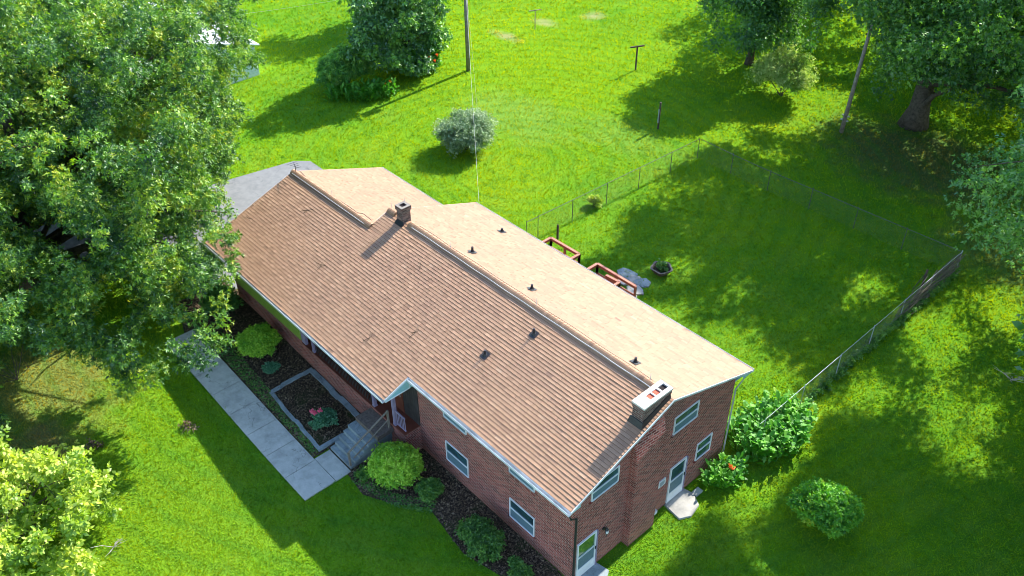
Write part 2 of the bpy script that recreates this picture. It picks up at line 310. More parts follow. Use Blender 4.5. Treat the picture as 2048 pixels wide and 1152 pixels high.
# concrete path: six squares and the landing arm, laid as slabs with open joints
def path():
    mb = MB(); xs = np.linspace(-21.4, -10.35, 8); g = .012
    for a, b in zip(xs[:-1], xs[1:]):
        y0, y1 = -4.9, -3.4
        q = [(a+g, y0), (b-g, y0), (b-g, y1), (a+g, y1)]; top = [G(x, y, .075) for x, y in q]; bot = [G(x, y, -.02) for x, y in q]; mb.hexa(bot+top)
    q = [(-12.0+g, -3.4+2*g), (-10.35, -3.4+2*g), (-10.35, -2.62), (-12.0+g, -2.62)]; mb.hexa([G(x, y, -.02) for x, y in q]+[G(x, y, .075) for x, y in q])
    for a, b in zip(np.linspace(-42, -21.4, 14)[:-1], np.linspace(-42, -21.4, 14)[1:]):
        if a > -23.2: q = [(a+g, -4.9), (b-g, -4.9), (b-g, -3.4), (a+g, -3.4)]; mb.hexa([G(x, y, -.02) for x, y in q]+[G(x, y, .075) for x, y in q])
    o = mb.build('path', M['concrete']); o['kind'] = 'structure'
path()
# ================================================================ HOUSE
house = empty('brick_house', (-12, 5, 0), 'long red brick house with tan shingled gable roof and brick chimneys', 'house')
def zf(y): return HE+T*y
def zb(y): return HE+T*(W-y)
def zb2(y): return H2-T*(y-YR2)
mb = MB()
XW0, XW1, YF, YB = -17.1, -.15, .45, 9.55
mb.prism([(XW0,YF,-.2),(XW0,YB,-.2),(XW0,YB,zb(YB)-.16),(XW0,YR,HR-.16),(XW0,YF,zf(YF)-.16)], (0,0,0), (XW1-XW0,0,0))
mb.prism([(-23.85,-.35,-.2),(-23.85,9.0,-.2),(-23.85,9.0,zb2(9.0)-.16),(-23.85,YR2,H2-.16),(-23.85,-.35,zf(-.35)-.16)], (0,0,0), (6.4,0,0))
mb.prism([(-17.45,.45,-.2),(-17.45,8.9,-.2),(-17.45,8.9,zb2(8.9)-.17),(-17.45,YR2,H2-.17),(-17.45,.45,zf(.45)-.17)], (0,0,0), (.349,0,0))
wall = mb.build('wall', M['brick'], house)
MB().box(-17.45, -9.32, -.35, .449, -.2, 1.44).build('porch_base', M['brick'], house)
MB().box(-17.42, -9.3, -.40, .449, 1.44, 1.5).build('porch_floor', M['door'], house)
# brick chimney breast on the end wall, with a shoulder
mb = MB(); xa, xb, ya, yb = XW1-.01, .19, 3.2, 4.72; zl, zh = zf(ya)-.2, zf(yb)-.2
mb.hexa([(xa,ya,-.1),(xb,ya,-.1),(xb,yb,-.1),(xa,yb,-.1),(xa,ya,zl-.7),(xb,ya,zl-.7),(xb,yb,zh-.7),(xa,yb,zh-.7)]); mb.hexa([(xa,ya,zl-.699),(xb,ya,zl-.699),(xb,yb,zh-.699),(xa,yb,zh-.699),(xa,ya,zl),(-.002,ya,zl),(-.002,yb,zh),(xa,yb,zh)]); mb.build('chimney_breast', M['brick'], house)
# --- roof: solid decks, then every shingle tab as a real lapped piece
mb = MB(); th = .13
def deck(x0, x1, ya, za, yb, zb_):
    mb.hexa([(x0,ya,za-th),(x1,ya,za-th),(x1,yb,zb_-th),(x0,yb,zb_-th),(x0,ya,za),(x1,ya,za),(x1,yb,zb_),(x0,yb,zb_)])
deck(LM, 0, 0, HE, YR, HR); deck(LM, 0, YR, HR, W, HE)
deck(LT, XF, -DP, zf(-DP), -.001, zf(0)-.0004); deck(LT, LM-.001, 0, HE, YR2, H2); deck(LT, LM-.001, YR2, H2, YE2, HB)
deckobj = mb.build('roof', M['fascia'], house)
def shingles(name, regs, ylo, yhi, zfun, sgn):
    """tabs laid in courses from the eave (ylo) up to the ridge; regs(y) gives the x-extent of a course"""
    rnd = random.Random(hash(name) % 1000 if False else len(name)*7); mb = MB(); cy = .1418; k = 0
    n = int(abs(yhi-ylo)/cy)+1; nz = math.cos(math.atan(T)); ny = -sgn*math.sin(math.atan(T))
    for k in range(n):
        ya = ylo+sgn*k*cy; yb = ya+sgn*cy
        if sgn*(yb-yhi) > 0: yb = yhi
        if sgn*(yb-ya) < .02: continue
        x0, x1 = regs((ya+yb)/2); tw = .315; x = x0-((k % 2)*.5+rnd.random()*.12)*tw
        while x < x1:
            xa, xb = max(x, x0), min(x+tw*rnd.choice((.92, 1, 1, 1.08)), x1); nx = xb; 
            if xb-xa > .01:
                t0 = rnd.choice((.016, .019, .022, .026)) ; tint = min(1, max(0, rnd.gauss(.52, .14 if sgn > 0 else .12))); wob = rnd.uniform(-.0015, .0015)
                za, zb_ = zfun(ya), zfun(yb); oa = np.array([0, ny, nz])*(t0+.006); ob = np.array([0, ny, nz])*.006; base = np.array([0, ny, nz])*.001
                yy = ya-sgn*(.004+wob*.5)
                p = [np.array([xa, yy, za])+oa, np.array([xb-.004, yy, za])+oa, np.array([xb-.004, yb, zb_])+ob, np.array([xa, yb, zb_])+ob]
                mb.poly(p if sgn > 0 else p[::-1], tint); q = [np.array([xa, yy, za])+base, np.array([xb-.004, yy, za])+base]
                mb.poly([q[0], q[1], p[1], p[0]] if sgn > 0 else [q[1], q[0], p[0], p[1]], .05)
                mb.poly([q[0], p[0], p[3]], .1); mb.poly([q[1], p[2], p[1]], .1)
            x = nx if nx > x else x1
            if nx >= x1: break
    return sub(mb.build(name, M['shingle']), deckobj)
def rf(y): return (LT, XF) if y < 0 else ((LT, 0) if y < YR2 else (LM, 0))
so_ = shingles('front_slope', rf, -DP-.03, YR, zf, 1); so2 = shingles('back_slope', lambda y: (LM, 0), W+.03, YR, zb, -1); so3 = shingles('wing_back_slope', lambda y: (LT, LM-.01), YE2+.03, YR2, zb2, -1)
for q in (so_, so2, so3): q.location = (0, 0, 0); q.parent = house; q.location = (12, -5, 0); q['label'] = {'front_slope': 'lapped tan shingles of the front slope', 'back_slope': 'pale shingles of the back slope', 'wing_back_slope': 'pale shingles of the lower back slope'}[q.name]
# ridge caps: short arched pieces over a vent
def ridge(name, x0, x1, y, z):
    mb = MB(); n = int((x1-x0)/.17); R = random.Random(3)
    for i in range(n):
        a = x0+(x1-x0)*i/n; b = x0+(x1-x0)*(i+1)/n+.03; tint = min(1, max(0, R.gauss(.55, .15))); N = 6
        for k in range(N):
            t0, t1 = -1+2*k/N, -1+2*(k+1)/N
            def P(x, t, lift): s = t*.20; return (x, y+s, z-abs(s)*T+.11*(1-t**4)+lift)
            mb.poly([P(a, t0, .0), P(b, t0, .016), P(b, t1, .016), P(a, t1, .0)], tint)
        mb.poly([P(b, -1+2*k/N, .016) for k in range(N+1)]+[P(b, 1, -.02), P(b, -1, -.02)], .1)
    for s in (-1, 1): mb.poly([(x0, y+s*.2, z-.2*T), (x1, y+s*.2, z-.2*T), (x1, y+s*.2, z-.2*T+.016), (x0, y+s*.2, z-.2*T+.016)], .05)
    return mb.build(name, M['shingle'], house)
ridge('ridge_cap', LM+.95+.7, -.75, YR, HR+.012); ridge('ridge_cap', LM, LM+.55, YR, HR+.012); ridge('ridge_cap', LT, LM+.05, YR2, H2+.012)
# gutters, fascia boards, rake boards
mb = MB()
for x0, x1, y, z in ((XF+.02, .02, 0, HE), (LT, XF, -DP, zf(-DP))):
    mb.box(x0, x1, y-.125, y-.115, z-.135, z-.015); mb.box(x0, x1, y-.115, y-.012, z-.135, z-.125); mb.box(x0, x1, y-.012, y-.003, z-.125, z-.02)
g1 = mb.build('gutter', M['fascia'], house)
mb = MB()
for x0, x1, y, z in ((LM, .02, W, HE), (LT, LM, YE2, HB)): mb.box(x0, x1, y+.003, y+.012, z-.125, z-.0); mb.box(x0, x1, y+.012, y+.11, z-.125, z-.115); mb.box(x0, x1, y+.11, y+.12, z-.125, z-.0)
mb.build('gutter', M['fascia'], house)
mb = MB()
def rake(x, pts, h=.10, w=.025):
    for (ya, za), (yb, zb_) in zip(pts[:-1], pts[1:]): mb.hexa([(x,ya,za-h),(x+w,ya,za-h),(x+w,yb,zb_-h),(x,yb,zb_-h),(x,ya,za+.003),(x+w,ya,za+.003),(x+w,yb,zb_+.003),(x,yb,zb_+.003)])
for a_ in ((.003, [(0, HE), (YR, HR), (W, HE)]), (LT-.033, [(-DP, zf(-DP)), (YR2, H2), (YE2, HB)]), (LM-.033, [(YR2+.35, zf(YR2+.35)), (YR, HR), (W, HE)])):
    mb = MB(); rake(*a_); mb.build('rake_board', M['fascia'], house)
# pale teal boxed eave returns and the porch gable end
for q_ in ([(.0,0,HE-.14),(.0,.5,HE-.14),(.0,.5,HE+.03)], [(0,W,HE-.14),(0,W-.5,HE-.14),(0,W-.5,HE+.03)]): mb = MB(); mb.prism(q_, (-.14,0,0), (-.005,0,0)); mb.build('eave_return', M['teal'], house)
mb = MB(); mb.prism([(.0,0,HE-.14),(.0,.5,HE-.14),(.0,.5,HE+.03)], (-.14,0,0), (-.005,0,0)); mb.prism([(0,W,HE-.14),(0,W-.5,HE-.14),(0,W-.5,HE+.03)], (-.14,0,0), (-.005,0,0))
MB().box(-9.3, -.15, .0, .449, HE-.19, HE-.14).build('soffit', M['teal'], house); MB().box(LM, -.15, YB+.001, W, HE-.19, HE-.14).build('soffit', M['teal'], house)
mb = MB(); zz = zf(-DP)-.14
mb.prism([(XF-.05,-DP,zz),(XF-.05,-.0,zz+.0),(XF-.05,-.0,zf(0)-.14),(XF-.05,-DP,zz+.02)], (0,0,0), (.045,0,0)); mb.box(XF-.25, XF-.004, -.003, .44, HE-.62, HE-.19)
mb.box(LT+.3, XF-.06, -DP+.01, .44, zz-.03, zz)
mb.build('porch_gable_end', M['teal'], house)
mb = MB(); mb.bar((XF+.012, -DP, zf(-DP)-.05), (XF+.012, -.01, HE-.05), .022, .1); mb.bar((XF-.0, -DP+.02, zz-.02), (XF-.0, -.0, zz-.02), .03, .05); mb.bar((XF+.0, .0, zz-.02), (XF+.0, .0, HE-.2), .035, .03); mb.build('gable_trim', M['white'], house)
# porch recess: dark board wall, door, lattice, posts, rail
MB().box(-17.4, -9.3, .40, .448, 1.5, 4.55).build('board_wall', M['darkwood'], house)
dr = MB().box(-11.35, -10.35, .36, .399, 1.52, 3.6).build('door', M['door'], house); sub(MB().tube([(-10.45, .33, 2.5), (-10.45, .30, 2.5)], .035, 8).build('handle', M['galv']), dr)
for x in (-17.38, -16.44, -11.6, -10.07):
    m_ = MB(); z1 = zf(-.3)-.2
    if x < -17: m_.box(x-.06, x+.28, -.36, -.22, 1.5, z1)
    else: m_.box(x-.07, x+.07, -.36, -.22, 1.5, z1); m_.box(x-.03, x+.03, -.385, -.361, 1.5, z1); m_.box(x-.09, x+.09, -.38, -.2, 1.5, 1.58)
    m_.build('porch_post', M['purple'], house)
mb = MB()
for x in np.arange(-16.3, -11.75, .13): mb.box(x-.018, x+.018, -.30, -.28, 1.5, 4.1)
mb.box(-16.35, -11.7, -.31, -.27, 2.35, 2.42); mb.build('lattice', M['darkwood'], house)
mb = MB(); mb.box(-9.95, -9.32, -.32, -.27, 2.35, 2.42); mb.box(-9.95, -9.32, -.32, -.27, 1.62, 1.68)
for x in np.arange(-9.9, -9.35, .11): mb.box(x-.015, x+.015, -.31, -.28, 1.68, 2.35)
mb.build('porch_railing', M['purple'], house)
# green board band on the wing
MB().box(-23.84, -17.46, -.40, -.351, 1.62, 3.98).build('siding', M['green'], house)
# windows: frame, panes, sill
def window(plane, at, a0, a1, z0, z1, split=True, glass='glass', screen=True):
    def bx(m_, u0, u1, d0, d1, za, zb_):
        if plane == 'y': m_.box(u0, u1, at-d1, at-d0, za, zb_)
        else: m_.box(at+d0, at+d1, u0, u1, za, zb_)
    f = MB(); e = .042
    bx(f, a0, a0+e, .002, .05, z0, z1); bx(f, a1-e, a1, .002, .05, z0, z1); bx(f, a0+e, a1-e, .002, .05, z1-e, z1); bx(f, a0+e, a1-e, .002, .06, z0, z0+e)
    zm = z0+(z1-z0)*.5; bx(f, a0+e, a1-e, .003, .045, zm-.025, zm+.025)
    fr = f.build('window', M['white'], house)
    g = MB(); bx(g, a0+e, a1-e, .001, .012, zm+.025, z1-e); sub(g.build('pane', M[glass]), fr)
    g = MB(); bx(g, a0+e, a1-e, .001, .02, z0+e, zm-.025); sub(g.build('pane', M['screen' if screen else 'glass']), fr)
    s = MB()
    n = int((a1-a0+.16)/.085)
    for i in range(n):
        q = a0-.08+i*(a1-a0+.16)/n; bx(s, q+.005, q+(a1-a0+.16)/n-.005, .002, .075, z0-.10, z0-.004)
    sub(s.build('sill', M['brick']), fr)
for a in ((-7.55, -6.12, .85, 1.98), (-3.62, -2.22, .78, 1.88), (-7.55, -6.12, 3.42, 4.42), (-3.62, -2.22, 3.42, 4.42)): window('y', YF, *a)
window('x', XW1, 1.18, 2.6, 4.16, 5.02); window('x', XW1, 5.66, 7.12, 4.3, 5.2); window('x', XW1, 7.52, 8.5, 1.38, 2.38, screen=False)
def door_unit(y0, y1, glassm):
    f = MB(); x = XW1; f.box(x+.002, x+.06, y0, y0+.07, .1, 2.2); f.box(x+.002, x+.06, y1-.07, y1, .1, 2.2); f.box(x+.002, x+.06, y0+.07, y1-.07, 2.13, 2.2); f.box(x+.002, x+.05, y0+.07, y1-.07, .1, .62); f.box(x+.002, x+.055, y0+.07, y1-.07, 1.30, 1.35)
    d = f.build('door', M['white'], house); sub(MB().box(x+.001, x+.02, y0+.07, y1-.07, 1.35, 2.13).build('pane', M[glassm]), d); sub(MB().box(x+.001, x+.03, y0+.07, y1-.07, .62, 1.30).build('pane', M['screen']), d)
    sub(MB().box(x+.06, x+.10, y1-.06, y1-.02, 1.15, 1.3).build('handle', M['black']), d); sub(MB().box(x+.002, x+.09, y1+.005, y1+.05, .1, 2.2).build('door_frame', M['purple']), d)
door_unit(.58, 1.6, 'glassg'); door_unit(5.87, 6.86, 'glass')
mb = MB(); x = XW1; mb.box(x+.002, x+.05, 5.17, 5.6, 1.58, 1.94); v_ = mb.build('wall_vent', M['white'], house); mb = MB()
for i in range(5): mb.box(x+.051, x+.056, 5.24, 5.53, 1.65+i*.05, 1.67+i*.05)
sub(mb.build('slat', M['screen']), v_)
MB().box(XW1+.002, XW1+.12, 5.02, 5.22, .12, .3).build('tap_cover', M['white'], house)
# wall lantern by the near door
mb = MB(); mb.tube([(x, 2.02, 1.9), (x+.05, 2.02, 1.9)], .07, 10); mb.tube([(x+.03, 2.02, 1.92), (x+.14, 2.02, 2.12), (x+.2, 2.02, 2.05)], .015, 6); mb.tube([(x+.17, 2.02, 1.72), (x+.17, 2.02, 1.78), (x+.17, 2.02, 1.98), (x+.17, 2.02, 2.08)], [.03, .055, .08, .02], 8); mb.tube([(x+.17, 2.02, 1.55), (x+.17, 2.02, 1.72)], .014, 6)
la = mb.build('wall_lantern', M['black'], house); sub(MB().tube([(x+.19, 2.02, 1.8), (x+.19, 2.02, 1.95)], [.06, .07], 8).build('lamp_glass', M['white']), la)
# downspouts
MB().tube([(-.02, -.05, HE-.14), (-.02, .05, HE-.45), (-.06, .38, HE-.75), (-.06, .38, .1), (.0, .1, .03)], .045, 8).build('downspout', M['black'], house)
MB().tube([(-.1, W, HE-.14), (-.1, YB+.07, HE-.6), (-.1, YB+.07, .1), (.1, YB+.2, .03)], .035, 8).build('downspout', M['galv'], house)
# chimneys
def stack(name, x0, x1, y0, y1, z0, z1, corb=.0):
    m_ = MB(); m_.box(x0, x1, y0, y1, z0, z1-.24); m_.box(x0-corb, x1+corb, y0-corb, y1+corb, z1-.24, z1-.05); return m_.build(name, M['oldbrick'], house)
ch = stack('chimney', -.70, -.20, 3.76, 5.26, 5.7, 6.98, .02)
mb = MB(); X0, X1, Y0, Y1, Z0, Z1 = -.75, -.15, 3.72, 5.3, 6.93, 7.01
holes = [(4.25, 4.5), (4.56, 4.82), (4.9, 5.22)]; hx0, hx1 = -.56, -.32; mb.box(X0, hx0, Y0, Y1, Z0, Z1); mb.box(hx1, X1, Y0, Y1, Z0, Z1); yy = Y0
for a, b in holes: mb.box(hx0, hx1, yy, a, Z0+.0005, Z1-.001); yy = b
mb.box(hx0, hx1, yy, Y1, Z0+.0005, Z1-.001); capo = sub(mb.build('chimney_cap', M['cap']), ch)
mb = MB()
for a, b in holes[:2]: mb.box(hx0+.002, hx1-.002, a+.002, b-.002, 6.935, 6.965); 
sub(mb.build('flue', M['flue']), ch); sub(MB().box(hx0+.002, hx1-.002, 4.903, 5.217, 6.932, 6.94).build('flue', M['void']), ch)
fl = MB(); fl.hexa([(-.78, 3.62, zf(3.62)+.04), (-.13, 3.62, zf(3.62)+.04), (-.13, 3.75, zf(3.75)+.05), (-.78, 3.75, zf(3.75)+.05), (-.75, 3.72, zf(3.75)+.24), (-.15, 3.72, zf(3.75)+.24), (-.15, 3.755, zf(3.75)+.24), (-.75, 3.755, zf(3.75)+.24)]); fl.hexa([(-.195, 3.75, zf(3.75)+.02), (-.12, 3.75, zf(3.75)+.02), (-.12, 5.2, zf(5.2)+.02), (-.195, 5.2, zf(5.2)+.02), (-.195, 3.75, zf(3.75)+.26), (-.17, 3.75, zf(3.75)+.26), (-.17, 5.2, zf(5.2)+.20), (-.195, 5.2, zf(5.2)+.20)])
sub(fl.build('flashing', M['black']), ch)
c2 = MB(); x0, x1, y0, y1 = -16.30, -15.86, 4.98, 5.44; c2.box(x0, x1, y0, y1, 6.0, 7.18); e = .045; c2.box(x0-e, x1+e, y0-e, y1+e, 7.18, 7.32)
for a in ((x0-e, x1+e, y0-e, y0+.09), (x0-e, x1+e, y1-.09, y1+e), (x0-e, x0+.09, y0+.09, y1-.09), (x1-.09, x1+e, y0+.09, y1-.09)): c2.box(*a, 7.3205, 7.41)
ch2 = c2.build('chimney', M['oldbrick'], house); sub(MB().box(x0+.09, x1-.09, y0+.09, y1-.09, 7.321, 7.33).build('flue', M['void']), ch2)
sub(MB().hexa([(x0-.06, y0-.16, zf(y0-.16)+.035), (x1+.06, y0-.16, zf(y0-.16)+.035), (x1+.06, y0-.005, zf(y0)+.04), (x0-.06, y0-.005, zf(y0)+.04), (x0-.03, y0-.04, zf(y0)+.12), (x1+.03, y0-.04, zf(y0)+.12), (x1+.03, y0-.005, zf(y0)+.16), (x0-.03, y0-.005, zf(y0)+.16)]).build('flashing', M['black']), ch2)
# plumbing vents with flashing boots
for x, y, front, h in ((-7.26, 2.47, 1, .30), (-6.32, 4.26, 1, .34), (-13.84, 9.3, 0, .2), (-12.28, 6.13, 0, .3), (-8.54, 6.26, 0, .26), (-2.42, 5.9, 0, .26)):
    f = zf if front else zb; m_ = MB(); z = f(y); r = .055; a = .17
    m_.tube([(x, y, z-.05), (x, y, z+h)], r, 10); m_.tube([(x, y, z+.02), (x, y, z+.12)], [.11, .06], 10)
    m_.poly([(x-a, y-a, f(y-a)+.045), (x+a, y-a, f(y-a)+.045), (x+a, y+a, f(y+a)+.045), (x-a, y+a, f(y+a)+.045)]); m_.build('vent_pipe', M['black'], house)
# stone steps up to the porch with a timber hand rail
stp = empty('front_steps', (-11.2, -1.5, 0), 'grey stone steps with timber hand rail climbing to the porch', 'steps')
nst = 6; yy = np.linspace(-2.55, -1.15, nst+1)
for i in range(nst-1): MB().box(-12.0+i*.03, -10.45+i*.03, yy[i], -.36, -.05 if i == 0 else .2*i+.002, .2*(i+1)).build('step', M['stone'], stp)
MB().box(-11.85, -10.2, -1.2, -.36, 1.002, 1.24).build('landing', M['paver'], stp)
mb = MB(); mb.bar((-10.52, -2.5, 1.0), (-10.3, -.5, 2.25), .07, .05); mb.bar((-10.52, -2.5, .0), (-10.52, -2.5, 1.0), .08); mb.bar((-10.3, -.5, 1.24), (-10.3, -.5, 2.3), .08); mb.bar((-10.49, -2.3, .55), (-10.3, -.5, 1.75), .05, .04); mb.build('hand_rail', M['rail'], stp)
# stone border of the rose bed
mb = MB(); R = random.Random(5)
def border(x0, y0, x1, y1, w_=.2):
    L = math.hypot(x1-x0, y1-y0); n = max(1, int(L/.55)); dx, dy = (x1-x0)/L, (y1-y0)/L
    for i in range(n):
        a, b = L*i/n+.01, L*(i+1)/n-.01; j = R.uniform(-.03, .03); zt = .11+R.uniform(-.02, .02); px, py = -dy, dx
        q = [(x0+dx*s+px*(o+j), y0+dy*s+py*(o+j)) for s, o in ((a, -w_/2), (b, -w_/2), (b, w_/2), (a, w_/2))]; mb.hexa([G(x, y, .0) for x, y in q]+[G(x, y, zt) for x, y in q])
border(-16.6, -.55, -12.6, -.55, .26); border(-16.7, -.45, -16.7, -2.7); border(-16.7, -2.75, -12.2, -2.92, .16); border(-12.3, -2.95, -12.3, -1.0, .2)
tag(mb.build('stone_border', M['stone']), 'low grey stone edging framing the rose bed beside the porch', 'edging')
# ================================================================ DECK behind the house
dk = empty('wooden_deck', (-12, 13, 0), 'red stained timber deck railings standing behind the house', 'deck')
def railrun(pts, zt=2.3, zb_=1.2, zbase=0.0, par=dk):
    for (a, b) in zip(pts[:-1], pts[1:]):
        za, zb2_ = (a[2], b[2]) if len(a) > 2 else (zt, zt); m_ = MB()
        m_.bar((a[0], a[1], za), (b[0], b[1], zb2_), .15, .045); m_.bar((a[0], a[1], za-.12), (b[0], b[1], zb2_-.12), .045, .12); m_.bar((a[0], a[1], za-.62), (b[0], b[1], zb2_-.62), .045, .13); m_.build('rail', M['redwood'], par)
        L = math.hypot(b[0]-a[0], b[1]-a[1]); n = max(1, round(L/1.1))
        for i in range(n+1): t = i/n; x, y, z = a[0]+t*(b[0]-a[0]), a[1]+t*(b[1]-a[1]), za+t*(zb2_-za); MB().box(x-.05, x+.05, y-.05, y+.05, 0, z-.025).build('post', M['redwood'], par)
railrun([(-14.76, 10.6), (-14.76, 13.6), (-12.66, 13.62), (-12.66, 10.6)]); railrun([(-11.45, 10.6), (-11.44, 13.65), (-9.2, 13.84, 2.15)] if 0 else [(-11.44, 10.6, 2.3), (-11.44, 13.7, 2.3), (-9.15, 14.1, 1.9)])
railrun([(-10.5, 13.35, 2.25), (-9.65, 13.4, 2.25), (-9.65, 10.8, 2.25)])
for xa_, xb_ in ((-14.7, -12.72), (-11.38, -9.7)):
    mb = MB()
    for y in np.arange(9.6, 13.5, .145): mb.box(xa_, xb_, y, y+.135, 1.15, 1.19)
    mb.build('deck_boards', M['redwood'], dk)
# ================================================================ FENCE
def fence(name, label, pts, posts, h=1.46, r=.022, railr=.02, fm='galv'):
    f = empty(name, (pts[0][0], pts[0][1], float(gz(pts[0][0]))), label, 'fence', 'chain link fence runs round the back yard')
    a, b = np.array(pts[0]), np.array(pts[1]); L = np.linalg.norm(b-a); d = (b-a)/L
    m_ = MB(); ns = 12; m_.tube([G(*(a+d*L*i/ns), h-.03) for i in range(ns+1)], railr, 6); m_.build('top_rail', M[fm], f)
    for q in posts: MB().tube([G(*q, -.05), G(*q, h+.03), G(*q, h+.06)], [r, r, r*.4], 8).build('post', M[fm], f)
    m_ = MB(); s = .13; n = int(L/s); hh = h-.06
    for i in range(-int(hh/s), n):
        for sg in (1, -1):
            t0, t1 = i*s, i*s+hh; z0, z1 = (0.03, hh) if sg > 0 else (hh, .03); 
            c0, c1 = max(t0, 0), min(t1, L)
            if c1-c0 < .05: continue
            za = z0+(z1-z0)*(c0-t0)/hh; zb_ = z0+(z1-z0)*(c1-t0)/hh
            m_.tube([G(*(a+d*c0), za), G(*(a+d*c1), zb_)], .0018, 3, cap=False)
    m_.build('chain_mesh', M['rail'], f); return f
fence('chain_link_fence', 'chain link fence run from house to the far corner beside open lawn', [(-17.4, 14.3), (-16.85, 29.15)], [(-17.4, 14.3), (-17.35, 15.14), (-17.2, 17.8), (-17.1, 20.65), (-16.95, 23.43), (-16.87, 26.4), (-16.85, 29.15)], fm='dullsteel')
fence('chain_link_fence', 'chain link fence run at the back of the yard under tree shade', [(-16.82, 29.2), (.42, 29.7)], [(-14.3, 29.35), (-11.54, 29.42), (-8.61, 29.5), (-5.64, 29.55), (-2.66, 29.62)], fm='dullsteel')
fence('chain_link_fence', 'chain link fence run on the right from far corner to the canna bed', [(.45, 29.72), (.5, 11.2)], [(.45, 29.72), (.45, 26.5), (.47, 23.6), (.48, 20.6), (.5, 17.6), (.5, 14.6), (.5, 11.6)], railr=.011)
def single(name, fn, mat, label, cat, group=None, smooth=False):
    m_ = MB(); fn(m_); return tag(m_.build(name, mat, None, smooth), label, cat, group)
P0 = gnd(1115, 478); single('wooden_post', lambda m_: m_.tube([tuple(P0), tuple(P0+[0, 0, .95]), tuple(P0+[0, 0, 1.0])], [.07, .065, .03], 8), M['post'], 'short dark wooden post inside the fence near the deck', 'post')
P1 = gnd(1834, 600); single('fence_brace_post', lambda m_: (m_.tube([tuple(P1+[0, 0, -.1]), tuple(P1+[-.1, .35, 1.75])], .06, 8), m_.tube([tuple(P1+[-.1, .35, 1.6]), tuple(P1+[.0, -1.2, 1.35])], .02, 6)), M['post'], 'leaning dark timber post propping the overgrown corner of the fence', 'post')
# ================================================================ POLES, CLOTHES LINE POSTS, WIRES
def pole(base, h, r0, r1, label, lean=(0, 0), extra=False):
    b = np.array(base, float); t = empty('utility_pole', tuple(b), label, 'pole'); top = b+[lean[0], lean[1], h]
    MB().tube([tuple(b-[0, 0, .1]), tuple((b+top)/2), tuple(top)], [r0, (r0+r1)/2, r1], 12).build('shaft', M['pole'], t, True)
    if extra:
        for z in (.95, 1.3): p = b+[lean[0]*z/h, lean[1]*z/h, z]; MB().box(p[0]-.28, p[0]+.28, p[1]-.06, p[1]+.06, p[2]-.03, p[2]+.03).build('bracket', M['galv'], t)
    else:
        p = top-[0, 0, 1.1]; MB().tube([tuple(p+[.38, 0, -.5]), tuple(p+[.38, 0, .4])], .24, 12).build('transformer', M['galv'], t, True)
        MB().bar(tuple(top+[-.8, 0, -.25]), tuple(top+[.8, 0, -.25]), .1, .12).build('cross_arm', M['pole'], t)
    return top
TP1 = pole(gnd(968, 139)*[1, 1, 1] if 0 else gnd(937, 141), 8.6, .17, .12, 'tall grey utility pole standing on the open lawn'); TP2 = pole(gnd(1682, 265), 7.7, .15, .11, 'slim leaning utility pole among the shade trees', (.25, .1), True)
def tpost(px, h, arm, label, mat, ang):
    b = gnd(*px); t = empty('clothesline_post', tuple(b), label, 'clothesline post', 'clothesline posts on the lawn'); MB().tube([tuple(b-[0, 0, .1]), tuple(b+[0, 0, h])], .065 if mat == 'post' else .035, 8).build('post', M[mat], t)
    if arm: c, s = math.cos(ang)*arm/2, math.sin(ang)*arm/2; MB().bar(tuple(b+[-c, -s, h-.05]), tuple(b+[c, s, h-.05]), .1 if mat == 'post' else .06).build('cross_arm', M[mat], t)
    else: MB().bar(tuple(b+[.0, -.09, .5]), tuple(b+[0, -.09, 1.5]), .05, .09).build('bracket', M['galv'], t)
tpost((1271, 140), 1.95, 1.15, 'dark wooden T shaped clothesline post on sunlit lawn', 'post', 1.15); tpost((1070, 60), 1.75, 1.1, 'thin grey metal T shaped clothesline post beside bare soil', 'rail', 1.15); tpost((1316, 258), 2.0, 0, 'dark clothesline post with light bracket standing in tree shade', 'post', 0)
def wire(a, b, sag, r, label, group='overhead wires'):
    a, b = np.array(a, float), np.array(b, float); n = 20
    pts = [tuple(a+(b-a)*i/n-np.array([0, 0, 4*sag*(i/n)*(1-i/n)])) for i in range(n+1)]; m_ = MB(); m_.tube(pts, r, 4); tag(m_.build('overhead_wire', M['wire']), label, 'wire', group)
wire(TP1+[0, 0, -.4], (-16.9, 10.45, 4.85), .5, .005, 'pale service wire dropping from the tall pole to the back eave')
wire(TP1+[-.6, 0, -.2], (-62, 6, 5.5), 1.0, .011, 'thick pale wire passing in front of the evergreen tree'); wire(TP1+[.6, 0, -.9], (-60, 3, 4.0), 1.0, .007, 'thin lower wire passing in front of the evergreen tree')
gw = gnd(937, 347); wire(TP1+[0, 0, -.6], gnd(962, 300), .0, .003, 'fine guy wire coming down behind the round shrub')
# ---- on the roof
m_ = MB(); ax, ay, az = -23.85, YR2, H2; m_.tube([(ax, ay, az), (ax, ay, az+.55)], .018, 6); m_.bar((ax-.35, ay+.1, az+.5), (ax+.35, ay-.1, az+.5), .02)
for i, L in enumerate((.5, .42, .34, .26)): xx = ax-.3+.2*i; m_.bar((xx, ay-L/2, az+.5), (xx+.05, ay+L/2, az+.5), .015)
tag(m_.build('tv_antenna', M['black']), 'small dark rooftop antenna at the far ridge end', 'antenna')
rods = [(-20.5, YR2, H2, 'lightning rod halfway along the lower ridge'), (-17.05, YR, HR, 'lightning rod on the step where the higher ridge begins'), (-12.7, YR, HR, 'lightning rod on the main ridge nearest the small chimney'), (-7.2, YR, HR, 'lightning rod on the middle of the main ridge'), (-1.15, YR, HR, 'lightning rod on the ridge beside the large chimney'), (-16.28, 5.46, HR+.65, 'lightning rod clamped to the back of the small chimney')]
